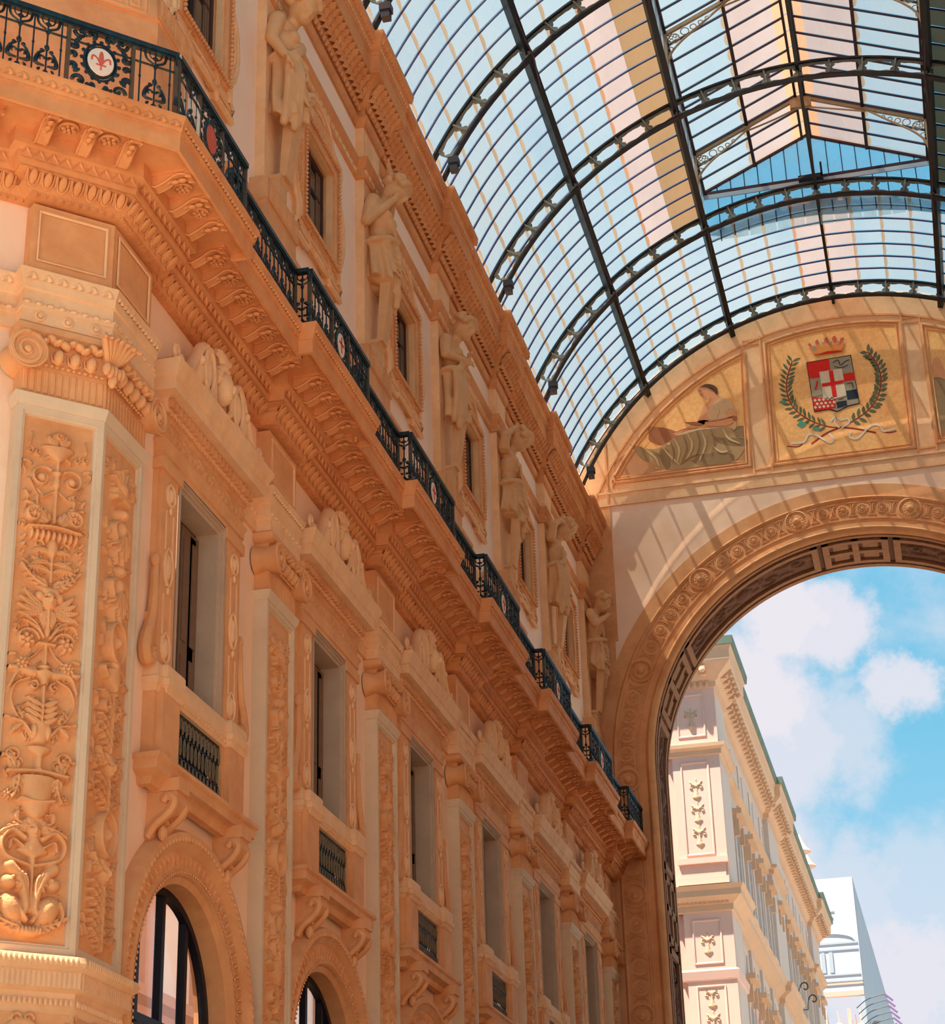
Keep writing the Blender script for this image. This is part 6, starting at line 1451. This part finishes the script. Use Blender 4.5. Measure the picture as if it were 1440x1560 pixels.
# gable
gt = thing('gable', 'blue-glazed triangular gable closing the far end of the roof lantern', 'gable', (0, YG, 0))
g = G(); g.bar((ex, 0, ez), (ax_, 0, az), .10, .12); g.bar((exr, 0, ez), (ax_, 0, az), .10, .12); g.box(ex, exr, -.04, .04, ez - .12, ez - .02); put('gable_frame', g.mesh('gf', False), M['barb'], gt)
g = G(); g.box(ex, exr, -.06, -.02, ez - .28, ez - .14); put('tie_band', g, M['sheet2'], gt, label='pale tie beam')
for k in range(1, 16):
    x = ex + (exr - ex) * k / 16; z1 = ez + (az - ez) * (1 - abs(x - ax_) / (exr - ax_)); z0 = VZ + math.sqrt((VR + .5) ** 2 - (x - VX) ** 2); g = G()
    g.box(x - .015, x + .015, -.02, .02, z0 - .3, z1); put('muntin', g.mesh('mu', False), M['barb'], gt)
for k in range(16):
    x0 = ex + (exr - ex) * k / 16; x1 = ex + (exr - ex) * (k + 1) / 16; zz = lambda x: ez + (az - ez) * (1 - abs(x - ax_) / (exr - ax_))
    g = G(); g.prism([(x0 + .02, zb - .1), (x1 - .02, zb - .1), (x1 - .02, zz(x1)), (x0 + .02, zz(x0))], -.004, .004); put('pane', g.mesh('gp', False), M['glb'], gt)
g = G(); g.box(ax_ - .35, ax_ + .35, -.3, -.1, ez - .25, ez - .12); g.box(ax_ + .3, ax_ + .36, -.3, -.1, ez - .3, ez + .25); put('winch_platform', g, M['purl'], gt)
# ================================================================ rest of the hall, never in view from here
g = G(); g.box(-30, 30, -45, 12, -.2, 0); put('floor', g, M['floor'], kind='structure')  # unseen floor kept pale to bounce raking light onto the facade
g = G(); g.box(-30, 30, 12, 62, -.2, 0); put('floor_hall', g, M['floord'], kind='structure')  # unseen hall floor, darkened so less bounce reaches the undersides
g = G(); g.box(8.2, 9.2, 8, YE + 3, 0, 27.0); put('wall_right', g, M['opp'], kind='structure')
# ================================================================ behind the ground-floor arches: vaulted room, rear wall and pale courtyard front
g = G()
for i in range(5):
    yc = 33.2 + 8.7 * i
    g.T = Matrix.Translation((-12.2, yc, 0)) @ Matrix.Rotation(RL, 4, 'Z'); panel_arch(g, -4.35, 4.35, 0, 12.9, 0, 8.3, 2.6, 0, 24, .5)
g.T = Matrix.Translation((-12.2, 24.5, 0)) @ Matrix.Rotation(RL, 4, 'Z'); g.add([(-4.35, 0, 0), (-4.35, 0, 12.9), (7, 0, 12.9), (7, 0, 0)], [(0, 1, 2, 3)]); g.T = None
put('wall_rear', g, M['orn'], kind='structure')
cf = thing('courtyard_front', 'pale pink building front seen through the arched openings', 'building', (-22, 0, 0), RL)
g = G(); g.box(-110, -20, -.5, 0, 0, 26); put('wall', g, M['white'], cf)
g = G()
for z in (12.4, 18.2): g.sweep([(-110, 0), (-20, 0)], [(0, z), (.15, z + .1), (.2, z + .35), (.55, z + .5), (.6, z + .8), (0, z + .9)])
for z in (10.6, 16.2): g.box(-110, -20, 0, .14, z, z + .22)
put('cornice', g, M['pinkf'], cf)
for k in range(20):
    x = -26 - 4.2 * k; g = G(); g.box(-.45, .45, 0, .25, 13.3, 18.2); g.box(-.45, .45, 0, .25, 6, 12.4); g.box(-.55, .55, 0, .35, 17.4, 18.2); g.box(-.55, .55, 0, .35, 11.7, 12.4); put('pilaster', g, M['pinkf'], cf, (x, 0, 0))
    g = G(); g.box(-.8, .8, .0, .22, 7.4, 7.6); g.box(-.8, -.66, 0, .18, 7.6, 10.4); g.box(.66, .8, 0, .18, 7.6, 10.4); g.box(-1.0, 1.0, 0, .4, 10.4, 10.7); put('window_surround', g, M['pinkf'], cf, (x - 2.1, 0, 0))

# ================================================================ palace across the street, seen through the great arch
fx, fy = -7.75, 85.0
pb = thing('corner_palace', 'pale pink corner palace across the street, seen through the great arch', 'building', (fx, fy, 0))
LEN = 57.0
g = G(); g.box(-9, 0, 0, LEN, 0, 31.6); put('wall', g, M['pinkf'], pb)
for ya, yb in ((LEN - 6.5, LEN), (22.5, 28.5), (.1, 3.4)): g = G(); g.box(0, .295, ya, yb, 13, 31.5); put('street_pier', g, M['far'], pb)
g = G(); g.box(-.02, .02, .03, LEN, 0, 31.6); put('street_wall', g, M['far'], pb, label='long street side, its stone greyed for shade')
cpth = [(-.0, LEN), (0, LEN - 6.0), (-.0, LEN - 6.0)]
def pp(o=0.35):
    P = [(-.0, LEN + .0)]
    for (ya, yb) in ((LEN, LEN - 6.5), (28.5, 22.5), (3.4, 0)):
        P += ([(0, ya), (o, ya), (o, yb), (0, yb)] if yb > 0 else [(0, ya), (o, ya), (o, -o)])
    P = P[1:]; P += [(-2.0, -o), (-2.0, 0), (-9, 0)]; return P
PPa = pp(.3)
def pm_(name, prof, m): g = G(); g.sweep(PPa, prof); return put(name, g.mesh(name, True, 30), M[m], pb)
pm_('cornice', [(-.1, 30.95), (.08, 31.0), (.12, 31.25), (.25, 31.35), (.3, 31.45), (.85, 31.9), (.9, 32.0), (.9, 32.4), (1.0, 32.6), (-.3, 32.62)], 'faro')
pm_('gutter', [(1.0, 32.60), (1.08, 32.62), (1.12, 32.98), (.9, 33.02), (.5, 33.1), (-1, 33.2)], 'green')
pm_('upper_band', [(0, 27.85), (.1, 27.9), (.12, 28.1), (.3, 28.2), (.32, 28.36), (0, 28.45)], 'faro')
pm_('middle_cornice', [(0, 20.9), (.08, 20.95), (.1, 21.2), (.2, 21.3), (.5, 21.5), (.52, 21.75), (.66, 21.95), (0, 22.1)], 'faro')
pm_('lower_band', [(0, 18.0), (.08, 18.05), (.14, 18.4), (0, 18.5)], 'pinkf')
pm_('base_band', [(0, 12.4), (.2, 12.6), (.24, 12.9), (0, 13)], 'faro')
me = G(); me.box(-.14, .14, 0, .55, -.12, .10); me.box(-.14, .14, 0, .3, -.28, -.1); me.ell((0, .5, -.12), (.14, .12, .12), 8, 5); mm_ = me.mesh('bracket', False); mm_.materials.append(M['faro'])
def on(path, o, z, pitch, name, me):
    P = [Vector(p) for p in path]
    for i in range(len(P) - 1):
        d = P[i + 1] - P[i]
        if d.length < 1.5: continue
        u = d.normalized(); n = Vector((-u.y, u.x)); k = int(d.length / pitch)
        for j in range(k): p = P[i] + u * ((j + .5) * d.length / k) + n * o; put(name, me, M['faro'], pb, (p.x, p.y, z), math.atan2(u.y, u.x))
on(PPa, .28, 31.72, .72, 'bracket', mm_)
me = G(); me.box(-.07, .07, 0, .14, -.1, .1); dm = me.mesh('dentil', False); dm.materials.append(M['faro'])
g = G()
for i in range(12): x = -2.0 + .02 + i * .19; g.box(x, x + .1, -.55, -.4, 21.22, 21.4)
for i in range(8): x = -2.0 + i * .28; g.box(x, x + .15, -.5, -.38, 31.05, 31.3)
put('dentils', g, M['faro'], pb)
def ppil(x0, x1, z0, z1, nm='pilaster_panel'):
    g = G(); y = -.34; frame_rect(g, -x1, -x0, z0, z1, .0, .09, .05)
    R = Rel(-x1 + .2, -x0 - .2, z0 + .2, z1 - .2, .05); c = (R.x[0] + R.x[-1]) / 2; R.mir = c; z = z0 + .4
    while z < z1 - .9:
        R.vase(c, z, [(.05, 0), (.22, .1), (.1, .2), (.05, .5)], .07); R.scroll(c + .2, z + .55, .14, PI, -1, .03, .06, 1.1); R.leaf(c, z + .6, .7, .4, .06, .06); R.stroke([(c, z), (c, z + .95)], .03, h=.05); z += 1.05
    o = put(nm, g, M['pinkf'], pb, (0, y + .04, 0), PI); V, F = R.arr(.005, yoff=.0); put('carving', mesh_np('cv', V, F), M['orn'] if 0 else M['faro'], o); return o
for z0, z1 in ((28.75, 30.75), (23.4, 27.6), (18.7, 20.6), (13.3, 17.8)): ppil(-1.7 * 1.0, -.25, z0, z1) if 0 else ppil(-1.45, -.2, z0, z1)
ppil(-3.6, -2.5, 18.75, 20.7); ppil(-3.9, -2.4, 28.8, 30.7)
g = G(); g.box(-1.9, 0.32, -.5, 0, 22.1, 22.4); g.box(-1.75, .2, -.42, 0, 22.4, 23.0); g.box(-1.85, .34, -.55, 0, 23.0, 23.25); g.box(-1.8, .3, -.31, .0, 13, 31); put('corner_pilaster', g, M['pinkf'], pb)
# street side windows
def fwin(h, z0, hood):
    g = G(); a = .72; g.box(0, .16, -a - .22, -a, z0, z0 + h); g.box(0, .16, a, a + .22, z0, z0 + h); g.box(0, .16, -a - .22, a + .22, z0 + h, z0 + h + .25); g.box(0, .28, -a - .35, a + .35, z0 - .25, z0)
    g2 = G(); g2.box(0, .30, -a - .40, a + .40, z0 + h + .25, z0 + h + .5)
    if hood: g2.box(0, .55, -a - .5, a + .5, z0 + h + .5, z0 + h + .75); g2.box(0, .38, -a - .30, -a - .08, z0 + h - .5, z0 + h + .3); g2.box(0, .38, a + .08, a + .30, z0 + h - .5, z0 + h + .3)
    g3 = G(); g3.box(0.01, .06, -a, a, z0, z0 + h); g4 = G(); g4.box(.05, .09, -.03, .03, z0, z0 + h); g4.box(.05, .09, -a, a, z0 + h * .6, z0 + h * .6 + .06)
    return [g.mesh('w', False), g2.mesh('h', False), g3.mesh('p', False), g4.mesh('m', False)]
W1_, W2_ = fwin(3.1, 23.0, True), fwin(3.3, 15.2, True)
for k in range(11):
    y = 6.2 + 4.85 * k
    for WW in (W1_, W2_):
        o = put('window', WW[0], M['far'], pb, (0.02, y, 0)); put('hood', WW[1], M['faro'], o); put('pane', WW[2], M['sheet2'], o); put('glazing_bars', WW[3], M['far'], o)
    g = G(); frame_rect(g, -.9, .9, 29.0, 30.4, 0, .08, .05); put('attic_panel', g, M['far'], pb, (0.02, y, 0), RL)
    g = G(); frame_rect(g, -.8, .8, 18.9, 20.5, 0, .08, .06); put('attic_panel', g, M['far'], pb, (0.02, y, 0), RL)
    g = G(); g.box(0, .14, -.28, .28, 13, 20.9); g.box(0, .12, -.25, .25, 22.1, 27.9); put('pilaster', g, M['far'], pb, (0.02, y + 2.42, 0))
g = G()
for zz, r in ((33.2, .5), (33.2, .35)): g.lathe([(.5, 0), (.25, .3), (.3, .8), (.7, 1.0), (.4, 1.3), (.15, 1.9), (0, 2.2)], (0.6, 43 if r > .4 else 47, zz), 'z', 12)
put('roof_urns', g, M['pinkf'], pb)
# scroll bracket on the street side
sb = thing('scroll_bracket', 'thin dark double-scroll iron bracket on the street side of the palace', 'bracket', (fx + .5, 116.0, 22.5)); sb.scale = (.52, .52, .52)
g = G()
for cx_, cz_ in ((.75, 1.55), (1.55, .15)):
    P = [(cx_ + .52 * (1 - .7 * i / 22) * math.cos(PI - 5.6 * i / 22) * 1.0, 0, cz_ + .62 * (1 - .7 * i / 22) * math.sin(PI - 5.6 * i / 22)) for i in range(23)]; g.tube(P, .08, 6)
g.tube(smooth_pts([(0, 0, 1.0), (.1, 0, 1.4), (.23, 0, 1.55)], 4), .045, 6); g.tube(smooth_pts([(.85, 0, -.9), (.9, 0, -.3), (1.03, 0, .15)], 4), .045, 6); g.tube([(-.3, 0, -.9), (.9, 0, -.9)], .05, 6); g.tube([(0, 0, 1.0), (0, 0, -.9)], .05, 6)
put('scrolls', g, M['ironp'], sb)
# sheeted tower
tw = thing('sheeted_tower', 'white tower wrapped in printed scaffold sheeting beyond the palace', 'tower', (-4.98, 150, -.25)); tw.scale = (1.154, 1.154, 1.154)
g = G(); g.box(-9, 0, 0, .4, 25.5, 32.8); put('front_sheet', g, M['sheet'], tw)
g = G(); g.box(-.25, 0, .02, 60, 18, 32.8); put('side_sheet', g, M['sheet2'], tw)
g = G()
for x0, x1, z0, z1 in ((-8, -1.9, 31.4, 31.55), (-8, -1.4, 30.6, 30.7), (-8, -1.5, 30.2, 30.3), (-9, -.1, 28.5, 28.62), (-9, -.1, 28.1, 28.2), (-9, -.1, 26.5, 26.6), (-9, 0, 26.1, 26.2)): g.box(x0, x1, -.05, 0, z0, z1)
for x in (-5.6, -4.3, -3.4, -2.5, -2.0): g.box(x, x + .25, -.06, 0, 26.7, 28.0)
g.tube([(-2.2 + 1.9 * math.cos(a), -.02, 28.7 + .5 * math.sin(a)) for a in np.linspace(0, PI, 12)], .06, 4); put('printed_mouldings', g, M['sheet2'], tw)
g = G(); g.box(-5.4, -4.4, -.04, 0, 26.7, 27.9); g.box(-3.3, -2.7, -.04, 0, 26.8, 27.95); put('printed_windows', g, M['far'], tw)
g = G(); g.box(-9, 0, 0, .45, 25.2, 25.5); g.box(-9, 0, -.05, .45, 25.9, 26.02); put('hem_band', g, M['pinkf'], tw, label='pinkish band along the bottom of the sheet')
tr_ = thing('rooftop_sculpture', 'pink and white spiky rooftop ornaments below the white sheeting', 'ornament', (-9.4, 155, 22.7)); tr_.scale = (1.154, 1.154, 1.154)
g = G(); rnd = random.Random(9)
for k in range(26): x = rnd.uniform(0, 4.3); g.tube([(x, rnd.uniform(0, 1), 2.5), (x + rnd.uniform(-.3, .3), .5, 4.2 + rnd.uniform(0, 1.2))], [.12, .04], 5)
for k in range(16): g.ell((rnd.uniform(0, 4.3), rnd.uniform(0, 1), 3.5 + rnd.uniform(0, .6)), (.3, .3, .35), 8, 5)
g.box(-.5, 4.6, 0, 1, 0, 3.4); put('spikes', g, M['pinkf'], tr_)
sr = thing('curved_canopy', 'stack of thin curved ribs with violet tips at the bottom right', 'canopy', (-3.0, 122, 3.0)); sr.scale = (.85, .85, .85)
for k in range(7):
    z = 24.25 - .52 * k * .8; ox = .11 * k
    g = G(); g.tube(smooth_pts([(-1.6 + ox, 0, z - .75), (-.9 + ox, 0, z - .25), (-.1 + ox, 0, z), (.45 + ox, 0, z + .08)], 4), .035, 5); o = put('curved_rib', g, M['steelw'], sr)
    g = G(); g.bar((.4 + ox, 0, z + .1), (.95 + ox, 0, z - .4), .22, .12); put('rib_tip', g, M['tip'], o, label='violet-grey tip')
# ordinary city ground and road beyond the arch
g = G(); g.box(-60, 60, 62, 260, -.3, -.1); put('ground', g, M['floor'], kind='structure')
